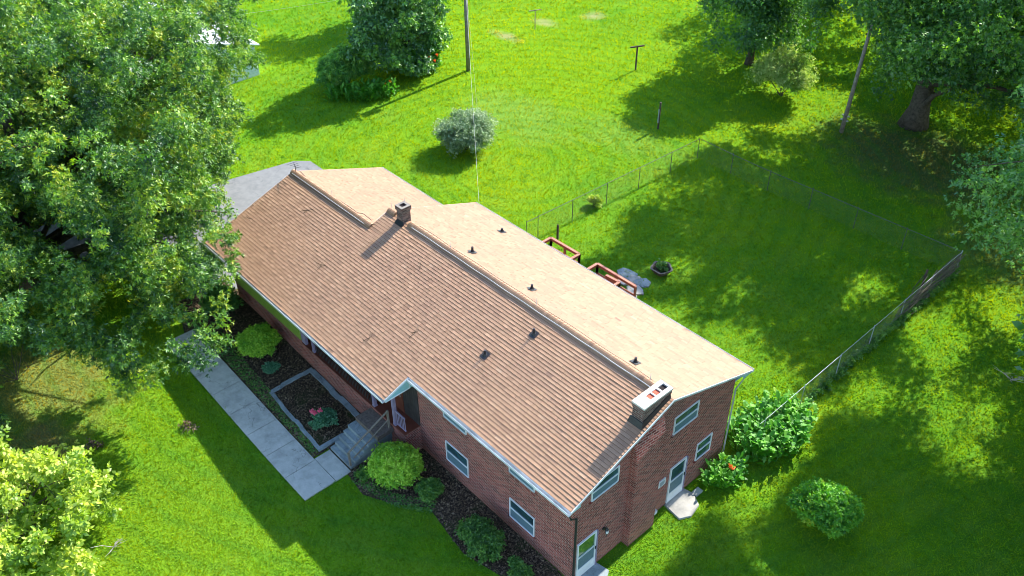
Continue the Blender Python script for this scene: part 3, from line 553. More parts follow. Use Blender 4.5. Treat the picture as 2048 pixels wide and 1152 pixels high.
for x, y, z, lb in rods: m_ = MB(); m_.tube([(x, y, z+.05), (x, y, z+.46), (x, y, z+.52)], [.010, .009, .002], 6); m_.tube([(x, y, z+.04), (x, y, z+.12)], [.05, .02], 8); tag(m_.build('lightning_rod', M['wire']), 'thin pale '+lb, 'lightning rod', 'lightning rods on the roof')
def cable(pts, r, mat, label, name='cable'):
    m_ = MB(); m_.tube(pts, r, 5); tag(m_.build(name, M[mat]), label, 'cable', 'cables along the ridges')
RR = random.Random(9)
cable([(x, YR-.17+.01*math.sin(x*3), HR+.035) for x in np.arange(-15.3, -.85, .4)], .014, 'wire', 'grey conductor cable on the front side of the main ridge')
cable([(x, YR+.23+.02*math.sin(x*2.1), HR-.02) for x in np.arange(-15.2, -1.1, .4)], .009, 'black', 'thin dark cable on the back side of the main ridge')
cable([(x, YR2-.17, H2+.035) for x in np.arange(-24.0, -17.5, .4)], .014, 'wire', 'grey conductor cable on the front side of the lower ridge')
cable([(x, YR2+.16+.16*math.sin((x+20)*.9)-.36*max(0, (x+20.5)/3.5)*(1 if x < -18.4 else .2), H2+.07) for x in np.arange(-23.8, -17.3, .25)], .016, 'black', 'looping dark aerial cable crossing the lower ridge')
for (x, y, lb) in ((-21.0, 2.9, 'nearest the lower ridge'), (-23.4, .9, 'near the far eave'), (-17.4, 1.3, 'mid way down the far part'), (-13.2, 3.9, 'below the small chimney'), (-10.6, 1.5, 'in the middle of the front slope'), (-12.1, .2, 'above the porch')):
    m_ = MB()
    for q in range(2): a = RR.uniform(0, 3.1); L = RR.uniform(.15, .34); m_.tube([(x-L*math.cos(a), y-L*math.sin(a), zf(y-L*math.sin(a))+.05), (x+.03, y, zf(y)+.07), (x+L*math.cos(a+.4), y+L*math.sin(a+.4), zf(y+L*math.sin(a+.4))+.05)], .010, 4)
    tag(m_.build('fallen_twig', M['bark']), 'small dark twig on the front roof slope '+lb, 'twig', 'twigs fallen on the roof')
# ================================================================ SMALL THINGS IN THE YARD
def blob(pts, z0, z1, name, mat, label, cat, group=None):
    n = len(pts); m_ = MB(); c = np.mean(pts, 0); V = [np.array([*p, z0]) for p in pts]; V1 = [np.array([*(c+(np.array(p)-c)*.96), z1]) for p in pts]
    for i in range(n): j = (i+1) % n; m_.poly([V[i], V[j], V1[j], V1[i]])
    m_.poly(V1); return tag(m_.build(name, mat), label, cat, group)
def rnd_poly(cx, cy, rx, ry, n=9, seed=1, j=.15):
    R_ = random.Random(seed); return [(cx+rx*math.cos(2*math.pi*i/n)*(1+R_.uniform(-j, j)), cy+ry*math.sin(2*math.pi*i/n)*(1+R_.uniform(-j, j))) for i in range(n)]
blob([(-.14, 5.78), (.75, 5.66), (1.0, 6.15), (.85, 6.85), (.3, 7.15), (-.14, 7.05)], -.03, .09, 'doorstep', M['slab'], 'pale chipped concrete doorstep under the far side door', 'doorstep')
blob([(-.14, .35), (.6, .35), (.66, 1.5), (.45, 1.85), (-.14, 1.75)], -.03, .09, 'doorstep', M['stone'], 'grey concrete doorstep under the near side door', 'doorstep')
pc = gnd(1394, 985); m_ = MB(); m_.box(pc[0]-.14, pc[0]+.14, pc[1]-.22, pc[1]+.22, 0, .07); m_.box(pc[0]-.11, pc[0]+.11, pc[1]-.19, pc[1]+.19, .07, .085); tag(m_.build('utility_cover', M['concrete']), 'small grey utility box cover in the grass beside the doorstep', 'utility cover')
fs = [((1254, 548), .75, .5), ((1273, 562), .5, .42), ((1284, 567), .45, .42), ((1270, 580), .55, .4), ((1262, 592), .4, .3), ((1248, 565), .35, .3)]
fl_ = ['largest grey flagstone, farthest from the deck', 'tan flagstone in the middle of the path by the deck', 'dark grey flagstone at the right edge of the patch', 'wide pale flagstone in front of the deck stair', 'small pale flagstone nearest the roof edge', 'small flagstone half hidden beside the deck railing']
for i, ((u, v), a, b) in enumerate(fs): p = gnd(u, v); blob(rnd_poly(p[0], p[1], a, b, 7, i+3, .22), 0, .06+.006*i, 'flagstone', M['stone' if i in (0, 2) else 'slab'], fl_[i], 'flagstone', 'flagstones by the deck')
# ================================================================ FOLIAGE
LIT = [
 [(960,0),(1290,0),(1300,80),(1345,100),(1290,160),(1240,200),(1225,250),(1300,285),(1400,272),(1440,246),(1500,285),(1400,300),(1330,345),(1250,420),(1215,500),(1130,520),(1000,440),(700,330),(480,350),(470,300),(700,245),(950,150)],
 [(735,212),(860,165),(925,140),(940,150),(700,245),(690,236)], [(520,0),(690,0),(690,40),(600,80),(540,70)], [(500,150),(620,120),(640,150),(560,180),(480,210)],
 [(1300,640),(1370,690),(1450,640),(1520,700),(1600,760),(1590,800),(1480,800),(1400,680)],
 [(1800,640),(1890,610),(1930,700),(1890,740),(1810,710)], [(1870,760),(1905,790),(1880,890),(1842,870)],
 [(1210,1140),(1335,1040),(1400,1060),(1330,1152),(1222,1152)], [(1600,820),(1650,790),(1640,830),(1600,950),(1545,960)],
 [(1690,760),(1740,755),(1790,780),(1780,810),(1720,800)], [(1935,800),(1990,810),(1985,870),(1950,850)], [(1895,900),(1940,890),(1945,940),(1905,950)], [(1960,925),(1990,930),(1985,970),(1960,965)], [(1560,880),(1600,880),(1550,990),(1480,1070),(1450,1050),(1520,960)], [(1480,1100),(1530,1090),(1530,1150),(1490,1150)], [(1240,600),(1300,620),(1290,650),(1250,630)], [(1330,500),(1400,520),(1390,550),(1340,540)], [(1690,560),(1760,540),(1770,580),(1700,590)], [(1450,560),(1500,560),(1490,590),(1450,590)],
 [(1290,640),(1350,600),(1400,640),(1370,700)],
 [(1620,175),(1720,190),(1660,255),(1620,230)], [(1320,20),(1390,40),(1390,30),(1330,0)],
 [(1500,250),(1560,240),(1600,230),(1640,250),(1560,270)], [(1960,590),(2040,560),(2048,640),(2000,660)], [(1540,860),(1590,900),(1560,950),(1530,930)],
 [(0,760),(110,705),(330,722),(445,925),(560,1095),(640,1152),(240,1152),(300,960),(285,905),(180,905),(110,840),(0,850)],
]
RB = [unproj(u, v, 0) for u, v in ((0, 0),)]
SUNNY = [((-18.2, 41.6, 2.4), 2.2), ((.1, 12.4, 1.0), 2.1), ((.7, 6.1, 0), .3), ((.8, 8.8, .8), .5), ((4.75, 9.55, 1.6), .9), ((-15.4, -13.6, 3.5), 3.0)]
def inroof(p):   # does the sun ray from p meet the house before the ground?
    k = (p[:, 2]-5.2); x = p[:, 0]+k*.06; y = p[:, 1]-k*1.3
    return (p[:, 2] > 5) & (x > -23.5) & (x < 1.3) & (y > -.8) & (y < 11.7)
def crown(center, radii, n, rmin, rmax, sil=None, gaps=(), zmin=.6, outside=False, shell=.55, seed=1, flat=1.0):
    """clumps of leaves spread through the crown's volume; sil is the outline (in photo pixels) that the crown keeps to"""
    g = np.random.default_rng(seed); out = []; tries = 0; c = np.array(center); rd = np.array(radii)
    while len(out) < n and tries < n*60:
        tries += 1; d = g.normal(size=3); d /= np.linalg.norm(d); rr = g.random()**shell; p = c+d*rd*rr; r = g.uniform(rmin, rmax)
        if p[2] < zmin+r*.5+gz(p[0]): continue
        uv = proj(p); dep = (p-CC)@FW; rp = r*FPX/dep
        inframe = -rp < uv[0] < 2048+rp and -rp < uv[1] < 1152+rp
        if inframe:
            if sil is None: continue
            ring = np.array([uv+rp*.75*np.array([math.cos(a), math.sin(a)]) for a in np.arange(0, 6.28, .785)]+[uv])
            vis = (ring[:, 0] > 0) & (ring[:, 0] < 2048) & (ring[:, 1] > 0) & (ring[:, 1] < 1152); ok = inpoly(ring, sil) | ~vis
            if ok.sum() < 8: continue
            if any(math.hypot(uv[0]-q[0], uv[1]-q[1]) < rp*.85+q[2] for q in gaps): continue
        pts = np.array([p, p+[r*.6, 0, 0], p-[r*.6, 0, 0], p+[0, 0, r*.6], p-[0, 0, r*.6], p+[0, r*.6, 0]])
        if inroof(pts).any(): continue
        sun_hit = False
        for sc_, sr_ in SUNNY:
            v_ = p-np.array(sc_); k_ = v_@SUNV
            if k_ > 0 and np.linalg.norm(v_-k_*SUNV) < sr_+r*.5 and k_ > 2.5: sun_hit = True
        if sun_hit: continue
        h = pts[:, 2]; gp = np.stack([pts[:, 0]+h*.06, pts[:, 1]-h*1.3, 0*h], 1); gp[:, 2] = gz(gp[:, 0]); uvg = proj(gp)
        if any(inpoly(uvg, L).sum() >= 1 for L in LIT): continue
        out.append([*p, r])
    return np.array(out)
def nrm(a): return a/(np.linalg.norm(a, axis=-1, keepdims=True)+1e-9)
def foliage(name, cl, per, L, wd, nl, mat, parent, up=.35, seed=1, spread=(.5, 1.35), pw=.42, squash=.85, scaler=True, tintspread=.22):
    g = np.random.default_rng(seed); N = len(cl); cnt = np.maximum(2, (per*(cl[:, 3]/cl[:, 3].mean())**2).astype(int)) if scaler else np.full(N, per)
    idx = np.repeat(np.arange(N), cnt); S = len(idx); d = nrm(g.normal(size=(S, 3))); C_ = cl[idx, :3]; r = cl[idx, 3:4]
    lump = 1+.25*np.sin(d@np.array([3.1, 1.7, 2.3])*2+idx[:, None].mean(axis=1)*1.7)[:, None]
    P = C_+d*r*(g.random((S, 1))**pw)*np.array([1, 1, squash])*lump; P[:, 2] = np.maximum(P[:, 2], gz(P[:, 0])+.03)
    ax = nrm(d*.9+np.array([0, 0, up])+g.normal(size=(S, 3))*.45); e1 = nrm(np.cross(ax, nrm(g.normal(size=(S, 3))))); e2 = np.cross(ax, e1)
    ctint = g.normal(0, tintspread*.8, N)[idx]; st = g.normal(0, tintspread, S)
    th = g.random((S, nl))*.7+np.arange(nl)*2*math.pi/nl; ph = g.uniform(*spread, size=(S, nl)); ln = L*g.uniform(.65, 1.25, (S, nl))
    dr = ax[:, None]*np.cos(ph)[..., None]+(e1[:, None]*np.cos(th)[..., None]+e2[:, None]*np.sin(th)[..., None])*np.sin(ph)[..., None]
    b = P[:, None]-ax[:, None]*(g.random((S, nl, 1))*L*.9); side = nrm(np.cross(dr, ax[:, None]+g.normal(size=(S, nl, 3))*.35)); ww = (wd*ln/L)[..., None]
    drp = np.array([0, 0, -1.0])*(ln*g.uniform(0, .3, ln.shape))[..., None]
    tip = b+dr*ln[..., None]+drp; mid = b+dr*(ln*.48)[..., None]+drp*.15
    V = np.stack([b, mid-side*ww/2, tip, mid+side*ww/2], 2).reshape(-1, 3)
    tint = np.clip(.5+np.repeat(ctint+st, nl)+g.normal(0, .07, S*nl), 0, 1)
    return quadmesh(name, V, mat, tint, parent)
def limb_tree(parent, base, top, r0, targets, seed=1, mat='bark', r1=.12, name='trunk'):
    R_ = random.Random(seed); b = np.array(base, float); t = np.array(top, float); m_ = MB(); n = 7
    ax = [b+(t-b)*i/n+np.array([R_.uniform(-.15, .15), R_.uniform(-.15, .15), 0])*(1 if i else 0)*r0*2 for i in range(n+1)]
    m_.tube([tuple(p) for p in ax], [r0*(1.45 if i == 0 else 1-.75*i/n) for i in range(n+1)], 12)
    for q in targets:
        q = np.array(q, float); k = min(n-1, max(1, int((q[2]-b[2])/(t[2]-b[2]+1e-6)*n*.6))); s = ax[k]; L = np.linalg.norm(q-s); m = 6; pts = []
        for i in range(m+1):
            f = i/m; p = s+(q-s)*f; p[2] += .12*L*math.sin(math.pi*f)*.8-.0; p += np.array([R_.uniform(-1, 1), R_.uniform(-1, 1), R_.uniform(-.6, .6)])*.035*L*(0 < i < m); pts.append(p)
        rr = max(.03, r0*.36*(1-k/n*.5)); m_.tube([tuple(p) for p in pts], [rr*(1-.85*i/m) for i in range(m+1)], 7)
        for z in range(2):
            f = R_.randint(2, 4); s2 = pts[f]; q2 = s2+np.array([R_.uniform(-1, 1), R_.uniform(-1, 1), R_.uniform(-.1, .7)])*L*.3; m_.tube([tuple(s2), tuple((s2+q2)/2+[0, 0, .05*L]), tuple(q2)], [rr*.4, rr*.25, .012], 5)
    return m_.build(name, M[mat], parent, True)
def pick(cl, n, seed=2):
    g = np.random.default_rng(seed); return [tuple(cl[i, :3]) for i in g.choice(len(cl), min(n, len(cl)), replace=False)]
def tree(name, label, cat, base, top, r0, cl, per, L, wd, nl, mat, limbs=14, seed=1, group=None, **kw):
    t = empty(name, tuple(base), label, cat, group); foliage('crown', cl, per, L, wd, nl, M[mat], t, seed=seed, **kw); limb_tree(t, np.array(base)-[0, 0, .1], top, r0, pick(cl, limbs, seed), seed); return t
# --- the big tree at left
SILL = [(-60,-60),(495,-60),(500,20),(522,70),(540,120),(545,138),(505,140),(485,175),(492,230),(465,270),(482,330),(445,365),(462,400),(452,450),(490,485),(484,540),(440,560),(425,600),(462,685),(425,705),(418,765),(372,742),(345,745),(338,805),(262,828),(222,795),(178,795),(160,740),(130,700),(72,712),(40,690),(-60,690)]
GAPS = [(112,468,20),(160,492,18),(225,590,20),(232,630,12),(385,605,8),(425,80,10),(512,143,6),(40,430,8),(470,165,10),(150,320,7),(55,560,6)]
cl1 = np.vstack([crown((-31, -5, 7.5), (14.5, 13, 9), 1000, .55, 1.1, SILL, GAPS, seed=3, shell=.42), crown((-30, -5, 7.0), (15.5, 13.5, 9), 700, .3, .6, SILL, GAPS, seed=4, shell=.3), crown((-34, 2, 8), (9, 10, 7), 420, .4, .8, SILL, GAPS, seed=14), crown((-23, -6.5, 5.5), (10, 7.5, 5.5), 420, .35, .75, SILL, GAPS, seed=15)]); TB = G(-32.0, -8.0)
cl1 = np.vstack([cl1]+[[[*unproj(u_, v_, z_), r_]] for u_, v_, z_, r_ in ((455,425,7,.45),(462,470,7,.5),(466,505,6.5,.45),(462,535,6,.45),(452,555,6,.5),(440,600,5.5,.5),(445,640,5,.5),(452,685,4.6,.4),(430,690,4.6,.5),(440,80,9,.6),(470,100,9,.55),(492,118,8.5,.45),(455,150,9,.6),(420,110,9,.6),(500,70,9,.5))])
tree('oak_tree', 'huge leafy oak overhanging the far end of the house', 'tree', TB, (-31, -6, 13), .55, cl1, 62, .165, .062, 7, 'oak', 40, 3, group='large trees')
# --- trees beyond the yard
PA = [(1400,-60),(1385,30),(1395,62),(1385,98),(1400,112),(1440,104),(1470,125),(1530,108),(1560,120),(1600,95),(1640,110),(1660,60),(1655,-60)]
PB = [(1630,-60),(1622,20),(1655,60),(1625,112),(1650,110),(1700,125),(1755,95),(1742,150),(1742,180),(1728,225),(1782,235),(1800,175),(1855,172),(1880,185),(1900,210),(1990,250),(2100,250),(2100,-60)]
PC = [(1873,365),(1900,335),(1940,290),(1994,275),(2110,275),(2110,640),(2048,592),(2030,552),(2003,518),(1930,510),(1912,480),(1896,438),(1882,400)]
PM = [(690,-60),(695,50),(688,105),(700,120),(760,135),(795,152),(850,155),(886,130),(896,90),(905,20),(905,-60)]
GB = [(1680,55,14),(1640,40,10),(1730,100,10),(1725,65,6),(1700,110,6)]
bA = gnd(1497, 128); clA = crown((-21.5, 42.5, 8), (6.5, 7, 7), 330, .6, 1.2, PA, [(1460, 38, 6)], seed=5, zmin=1.5)
tree('shade_tree', 'dark rounded shade tree standing behind the pale shrub', 'tree', bA, bA+[.2, 0, 8], .26, clA, 55, .18, .10, 6, 'dark', 14, 5, 'large trees')
bB = gnd(1826, 250); clB = crown((-8.5, 42, 11), (12, 10.5, 10.5), 900, .8, 1.5, PB, GB, seed=6, zmin=2.2, shell=.45)
tree('oak_tree', 'broad dark oak with a thick leaning trunk at the back right', 'tree', bB, bB+[1.0, -.3, 11], .75, clB, 52, .19, .11, 6, 'dark', 26, 6, 'large trees')
clC = np.vstack([crown((1.5, 31, 19), (6.5, 7.5, 5.5), 420, .7, 1.3, PC, seed=77, shell=.45), crown((7.5, 28, 13.5), (12, 12, 12.5), 1500, .7, 1.3, PC, seed=7, zmin=2.0, shell=.45)]); bC = np.array(G(10, 29))
tree('pear_tree', 'grey green leafy tree reaching in at the right edge', 'tree', bC, bC+[0, 0, 16], .5, clC, 40, .165, .07, 7, 'lightc', 22, 7, 'large trees')
far = [((-27, 60, 8), (7, 6, 7), (-27, 60), 'tree standing behind the others at the top edge, left of centre', [(1390,-60),(1392,10),(1420,20),(1650,20),(1650,-60)]), ((-15, 56, 8), (7, 6, 7.5), (-15, 57), 'dense tree filling the gap behind the slim leaning pole', PB), ((-2, 54, 8), (8, 7, 8), (-2, 55), 'dense tree behind the broad oak at the top right', PB), ((7, 48, 8), (7, 7, 8), (8, 49), 'dense tree in the far right corner', PB), ((-10, 66, 8), (8, 6, 8), (-10, 67), 'farthest dark tree behind the back right oak', PB)]
for i, (c, rd, b, lb, pl) in enumerate(far):
    q = crown(c, rd, 260, .8, 1.4, pl, GB, seed=20+i, zmin=.8)
    if len(q): bb = np.array(G(*b)); tree('background_tree', lb, 'tree', bb, bb+[0, 0, c[2]+2], .3, q, 40, .22, .13, 5, ('dark', 'dark', 'magn', 'dark', 'dark')[i], 8, 20+i, 'large trees')
# trees outside the frame whose shade falls into it
for i, (c, rd, b, n) in enumerate((((14, 18, 13), (10, 11, 10), (17, 20), 650), ((-50, 33, 8), (5, 6, 6), (-51, 34), 120), ((10, 8, 12), (5, 6, 6), (14, 8), 0))):
    if not n: continue
    q = crown(c, rd, n, .9, 1.6, None, seed=40+i, zmin=3)
    if len(q): bb = np.array(G(*b)); tree('shade_tree', ['tall leafy tree just beyond the right edge shading the lawn', 'leafy tree beyond the top edge behind the evergreen'][i], 'tree', bb, bb+[0, 0, c[2]], .35, q, 26, .34, .2, 5, 'dark', 8, 40+i, 'large trees')
bM = gnd(820, 142); clM = crown((-39.8, 22.2, 4.4), (3.6, 4.6, 5.2), 300, .45, .9, PM, seed=8, zmin=.0, shell=.4)
tree('evergreen_tree', 'rounded evergreen tree with glossy leaves beside the tall pole', 'tree', bM, bM+[0, 0, 7], .22, clM, 34, .24, .12, 6, 'magn', 10, 8, 'large trees')
# --- the lime coloured young tree, bottom left
SLT = [(-60,860),(15,868),(40,890),(75,895),(100,880),(130,900),(165,890),(180,920),(205,930),(225,960),(255,965),(275,1005),(262,1030),(230,1030),(200,1060),(190,1100),(205,1160),(-60,1160)]
clT = crown((-15.6, -13.6, 2.9), (4.6, 4.4, 2.6), 210, .3, .62, SLT, [(75, 985, 6), (250, 1010, 0)], seed=9, zmin=.5, shell=.4); bT = np.array(G(-15.4, -13.6))
tree('young_maple_tree', 'young lime green maple at the bottom left corner', 'tree', bT, bT+[0, 0, 3.6], .10, clT, 32, .21, .12, 5, 'lime', 26, 9, 'large trees', up=.6)
# --- shrubs
def shrub(name, label, c, rad, n, rr, per, L, wd, nl, mat, seed, cat='shrub', group=None, stem=True, flowers=None, zc=None, **kw):
    g = np.random.default_rng(seed); c = np.array(c, float); rad = np.array(rad, float); z0 = float(gz(c[0])); d = nrm(g.normal(size=(n, 3))); d[:, 2] = np.abs(d[:, 2])*1.0-.25*g.random(n)
    P = np.array([c[0], c[1], z0+(rad[2] if zc is None else zc)])+d*rad*(g.random((n, 1))**.3)*(1-rr); P = P if zc is not None else P*[1, 1, 1]-[0, 0, rad[2]*.45]
    P[:, 2] = np.maximum(P[:, 2], z0+.1); cl = np.c_[P, np.full(n, rr*min(rad[:2]))*g.uniform(.75, 1.25, n)]
    t = empty(name, (c[0], c[1], z0), label, cat, group); foliage('foliage', cl, per, L, wd, nl, M[mat], t, seed=seed, **kw)
    m_ = MB(); R_ = random.Random(seed)
    for i in range(7): q = cl[R_.randrange(n), :3]; m_.tube([(c[0]+R_.uniform(-.1, .1), c[1]+R_.uniform(-.1, .1), z0-.05), ((c[0]+q[0])/2, (c[1]+q[1])/2, (z0+q[2])/2+.1), tuple(q)], [.03, .02, .008], 5)
    m_.build('stem', M['bark'], t)
    if flowers:
        fn, fm, sz, pts = flowers
        for p in pts:
            f = np.array([[*p, sz]]); foliage(fn, f, 7, sz*1.0, sz*.7, 6, M[fm], t, seed=seed+1, tintspread=.1)
    return t
shrub('clipped_bush', 'round lime green clipped bush in the bed left of the rose', (-19.55, -1.65), (1.12, 1.12, .95), 140, .24, 120, .085, .055, 5, 'box', 11, group='clipped round bushes')
shrub('clipped_bush', 'large round yellow green bush at the foot of the porch steps', (-8.85, -1.3), (1.28, 1.28, 1.2), 160, .22, 120, .085, .055, 5, 'box', 12, group='clipped round bushes')
shrub('small_shrub', 'small green shrub beside the large bush by the front wall', (-7.15, -.9), (.66, .62, .55), 34, .3, 60, .10, .045, 6, 'shade', 13, group='small bed shrubs')
shrub('small_shrub', 'small dusky shrub between the left clipped bush and the stone edging', (-17.85, -2.0), (.48, .48, .4), 22, .32, 50, .10, .045, 6, 'rose', 14, group='small bed shrubs')
shrub('small_shrub', 'low wide shrub in dead leaves under the right front window', (-3.75, -.95), (1.3, .95, .85), 70, .25, 62, .09, .04, 6, 'shade', 15, group='small bed shrubs')
shrub('small_shrub', 'low green plants at the near end of the front bed', (-1.75, -.85), (.85, .55, .45), 30, .35, 46, .09, .04, 6, 'shade', 16, group='small bed shrubs')
shrub('small_shrub', 'thin straggly plants at the corner of the path and steps', (-9.75, -2.35), (.5, .6, .4), 14, .35, 22, .10, .04, 6, 'shade', 17, group='small bed shrubs')
shrub('garden_shrub', 'dark leafy shrub in the shade at the far house corner', (-23.3, -1.6), (1.3, 1.1, 1.1), 50, .3, 50, .13, .06, 6, 'shade', 18)
shrub('rose_bush', 'blue green rose bush with a pink bloom inside the stone edging', (-13.35, -2.0), (.75, .85, .75), 30, .26, 42, .11, .06, 5, 'rose', 19, flowers=('bloom', 'petal', .10, [(-13.55, -2.35, 1.15), (-13.45, -2.28, 1.05), (-13.3, -2.1, 1.2)]))
pS = gnd(930, 318); shrub('flowering_shrub', 'silvery round shrub alone on the lawn behind the house', pS[:2]+np.array([-.9, .9]), (2.4, 2.25, 2.0), 62, .26, 90, .17, .05, 6, 'privet', 21, up=1.3)
pH = gnd(1570, 212); shrub('flowering_shrub', 'pale sunlit shrub beside the dark shade tree', pH[:2]+np.array([-1.1, 1.1]), (2.9, 2.6, 2.9), 85, .26, 80, .16, .06, 6, 'pale', 22, up=.8)
pR = gnd(1646, 1085); shrub('ornamental_shrub', 'bright green low branching shrub alone on the right lawn', (4.75, 9.6), (1.5, 1.4, 1.15), 110, .2, 70, .12, .055, 6, 'canna', 23, zc=1.15)
shrub('hedge_shrub', 'long low hedge shrub in front of the evergreen tree', (-41.2, 18.2), (1.8, 2.9, 2.3), 190, .2, 50, .17, .07, 6, 'hedge', 24)
# --- broad leaved canna beds
def cannas(name, label, poly, n, h, L, wd, mat, seed, blooms=(), group='canna beds'):
    g = np.random.default_rng(seed); pl = np.array(poly); c = pl.mean(0); t = empty(name, G(*c), label, 'plant bed', group); V = []; TT = []; st = MB(); k = 0
    while k < n:
        x, y = g.uniform(pl.min(0), pl.max(0))
        if not inpoly([(x, y)], pl)[0]: continue
        k += 1; hh = h*g.uniform(.75, 1.15); z0 = float(gz(x)); lean = g.normal(0, .08, 2); tone = g.normal(.5, .18)
        if k % 4 == 0: st.tube([(x, y, z0), (x+lean[0], y+lean[1], z0+hh)], [.02, .012], 4)
        for i in range(6):
            z = z0+hh*(.15+.85*i/5); a = g.random()*6.28; el = g.uniform(.45, 1.15); l_ = L*g.uniform(.7, 1.2); d = np.array([math.cos(a)*math.cos(el), math.sin(a)*math.cos(el), math.sin(el)]); b = np.array([x+lean[0]*i/5, y+lean[1]*i/5, z-.1])
            s = np.array([-math.sin(a), math.cos(a), 0])*wd*l_/L/2; m1 = b+d*l_*.35; m2 = b+d*l_*.7-[0, 0, l_*.05]; tip = b+d*l_-np.array([0, 0, l_*.22])
            for q in ((b, m1-s, m2-s*.8, m2), (b, m2, m2+s*.8, m1+s)): V += list(q); TT.append(tone+g.normal(0, .05))
            V += [m2-s*.8, tip, m2+s*.8, m2]; TT.append(tone+g.normal(0, .05))
    quadmesh('foliage', np.array(V), M[mat], np.clip(TT, 0, 1), t); st.build('stem', M['shade'], t)
    for p in blooms: foliage('bloom', np.array([[*p, .10]]), 7, .10, .06, 6, M['orange'], t, seed=seed+3, tintspread=.1)
cannas('canna_bed', 'large bright canna bed between the house corner and the fence', [(-.9, 10.9), (-.4, 13.9), (1.6, 14.2), (2.0, 12.5), (1.7, 10.9), (.9, 10.2), (.1, 10.25)], 250, 1.15, .48, .17, 'canna', 31)
cannas('canna_bed', 'dark low canna clump with orange bloom beside the far side door', [(.1, 8.0), (.1, 9.8), (1.0, 9.6), (1.3, 8.6), (.9, 7.8)], 70, .75, .42, .14, 'canna', 32, [(.9, 8.75, .95)])
cannas('canna_bed', 'canna plants along the near side of the hedge shrub', [(-39.8, 15.6), (-37.8, 17.8), (-37.2, 20.0), (-38.2, 20.4), (-39.4, 18.2), (-41.4, 16.6)], 150, 1.1, .5, .17, 'canna', 33, [(-38.0, 19.4, 1.5), (-37.8, 19.8, 1.6)])
cannas('canna_bed', 'red flowered canna plants on the sunny side of the evergreen tree', [tuple(gnd(*q_)[:2]) for q_ in ((800, 150), (850, 156), (882, 138), (872, 118), (830, 118))], 190, 1.7, .55, .18, 'canna', 34, [(-38.3, 24.6, 2.1), (-38.5, 24.0, 2.0), (-38.1, 24.2, 1.8)])
pw = gnd(1190, 412); shrub('weed_plant', 'yellow green weed growing through the chain link fence', pw[:2], (.55, .5, .6), 16, .35, 26, .16, .06, 5, 'lime', 36, 'plant')
# --- round planter with plants
pp = gnd(1322, 545); t = empty('planter', tuple(pp), 'round weathered planter with green plants on the back lawn', 'planter'); m_ = MB(); N = 20
for i in range(N):
    a, b = 2*math.pi*i/N, 2*math.pi*(i+1)/N
    def q(a, r, z): s = 1+.08*math.sin(a*5); return (pp[0]+r*s*math.cos(a), pp[1]+r*s*math.sin(a), pp[2]+z)
    m_.poly([q(a, .36, 0), q(b, .36, 0), q(b, .60, .36), q(a, .60, .36)]); m_.poly([q(a, .60, .36), q(b, .60, .36), q(b, .50, .36), q(a, .50, .36)]); m_.poly([q(b, .50, .36), q(b, .46, .2), q(a, .46, .2), q(a, .50, .36)])
m_.build('bowl', M['pot'], t); MB().tube([tuple(pp+[0, 0, .2]), tuple(pp+[0, 0, .24])], .46, 14).build('soil', M['mulch'], t); foliage('plant', np.array([[pp[0]-.12, pp[1]+.1, pp[2]+.42, .32], [pp[0]+.15, pp[1]-.05, pp[2]+.38, .25]]), 50, .14, .06, 6, M['shade'], t, seed=3, up=.8)
# --- vine tangle at the fence corner and dead growth along its foot
g = np.random.default_rng(50); m_ = MB()
for i in range(120):
    y = g.uniform(22.8, 29.6); L = g.uniform(1.2, 3.2); y2 = min(29.7, y+L); z0 = g.uniform(.05, 1.45); x = .46+g.normal(0, .07); z1 = np.clip(z0+g.normal(0, .12), .03, 1.5)
    m_.tube([(x, y, z0), (x+g.normal(0, .05), (y+y2)/2, (z0+z1)/2-.06), (x+g.normal(0, .05), y2, z1)], g.uniform(.008, .028), 4)
vt = m_.build('dead_vine', M['vinewood']); tag(vt, 'thick mat of dead vines woven through the far right fence corner', 'vine')
P = np.c_[.5+g.normal(0, .09, 260), 15+14.6*g.random(260)**.7, np.abs(g.normal(.12, .16, 260))+.05, np.full(260, .16)]
foliage('vine_leaves', P, 12, .12, .05, 5, M['shade'], vt, seed=51).location = (0, 0, 0)
# --- twigs and dead sapling on the lawn
def twigs(px, n, L, label, name='fallen_branch', mat='twig', up=.25, group='loose branches on the lawn', seed=1, leaves=False):
    b = gnd(*px); R_ = random.Random(seed); m_ = MB()
    for i in range(n):
        a = R_.uniform(0, 6.28); l_ = L*R_.uniform(.5, 1.1); e = b+np.array([math.cos(a)*l_, math.sin(a)*l_, l_*up*R_.uniform(.3, 1.6)+.04]); m = (b+e)/2+[R_.uniform(-.08, .08), R_.uniform(-.08, .08), .06]
        m_.tube([tuple(b+[0, 0, .03]), tuple(m), tuple(e)], [.018, .012, .005], 4)
        for k in range(2): e2 = m+np.array([R_.uniform(-1, 1), R_.uniform(-1, 1), R_.uniform(.0, 1)*up])*l_*.4; m_.tube([tuple(m), tuple(e2)], [.009, .004], 4)
    o = tag(m_.build(name, M[mat]), label, 'branch', group)
    if leaves: foliage('leaves', np.array([[b[0], b[1], b[2]+.15, .3], [b[0]+.3, b[1]+.2, b[2]+.12, .25]]), 22, .10, .05, 5, M['dead'], o, seed=seed).location = (0, 0, 0)
twigs((372, 855), 8, .55, 'dry leafy branch lying on the lawn left of the path', seed=2, leaves=True, mat='bark'); twigs((185, 892), 6, .5, 'brown dead branch beside the lime coloured tree', seed=3, leaves=True, mat='bark')
twigs((228, 1095), 7, .75, 'pale bleached branch on the grass at the bottom left', seed=4, up=.5); twigs((2022, 760), 8, 1.1, 'bare pale branch lying near the right edge', seed=5, up=.5)
twigs((35, 760), 9, 1.6, 'small bare dead sapling under the big oak', 'dead_sapling', 'bark', 1.5, seed=6)
twigs((930, 960), 9, 1.3, 'loose vine stems sprawled in the bed by the front wall', 'dead_vine', 'bark', .12, 'loose vine stems', seed=8)
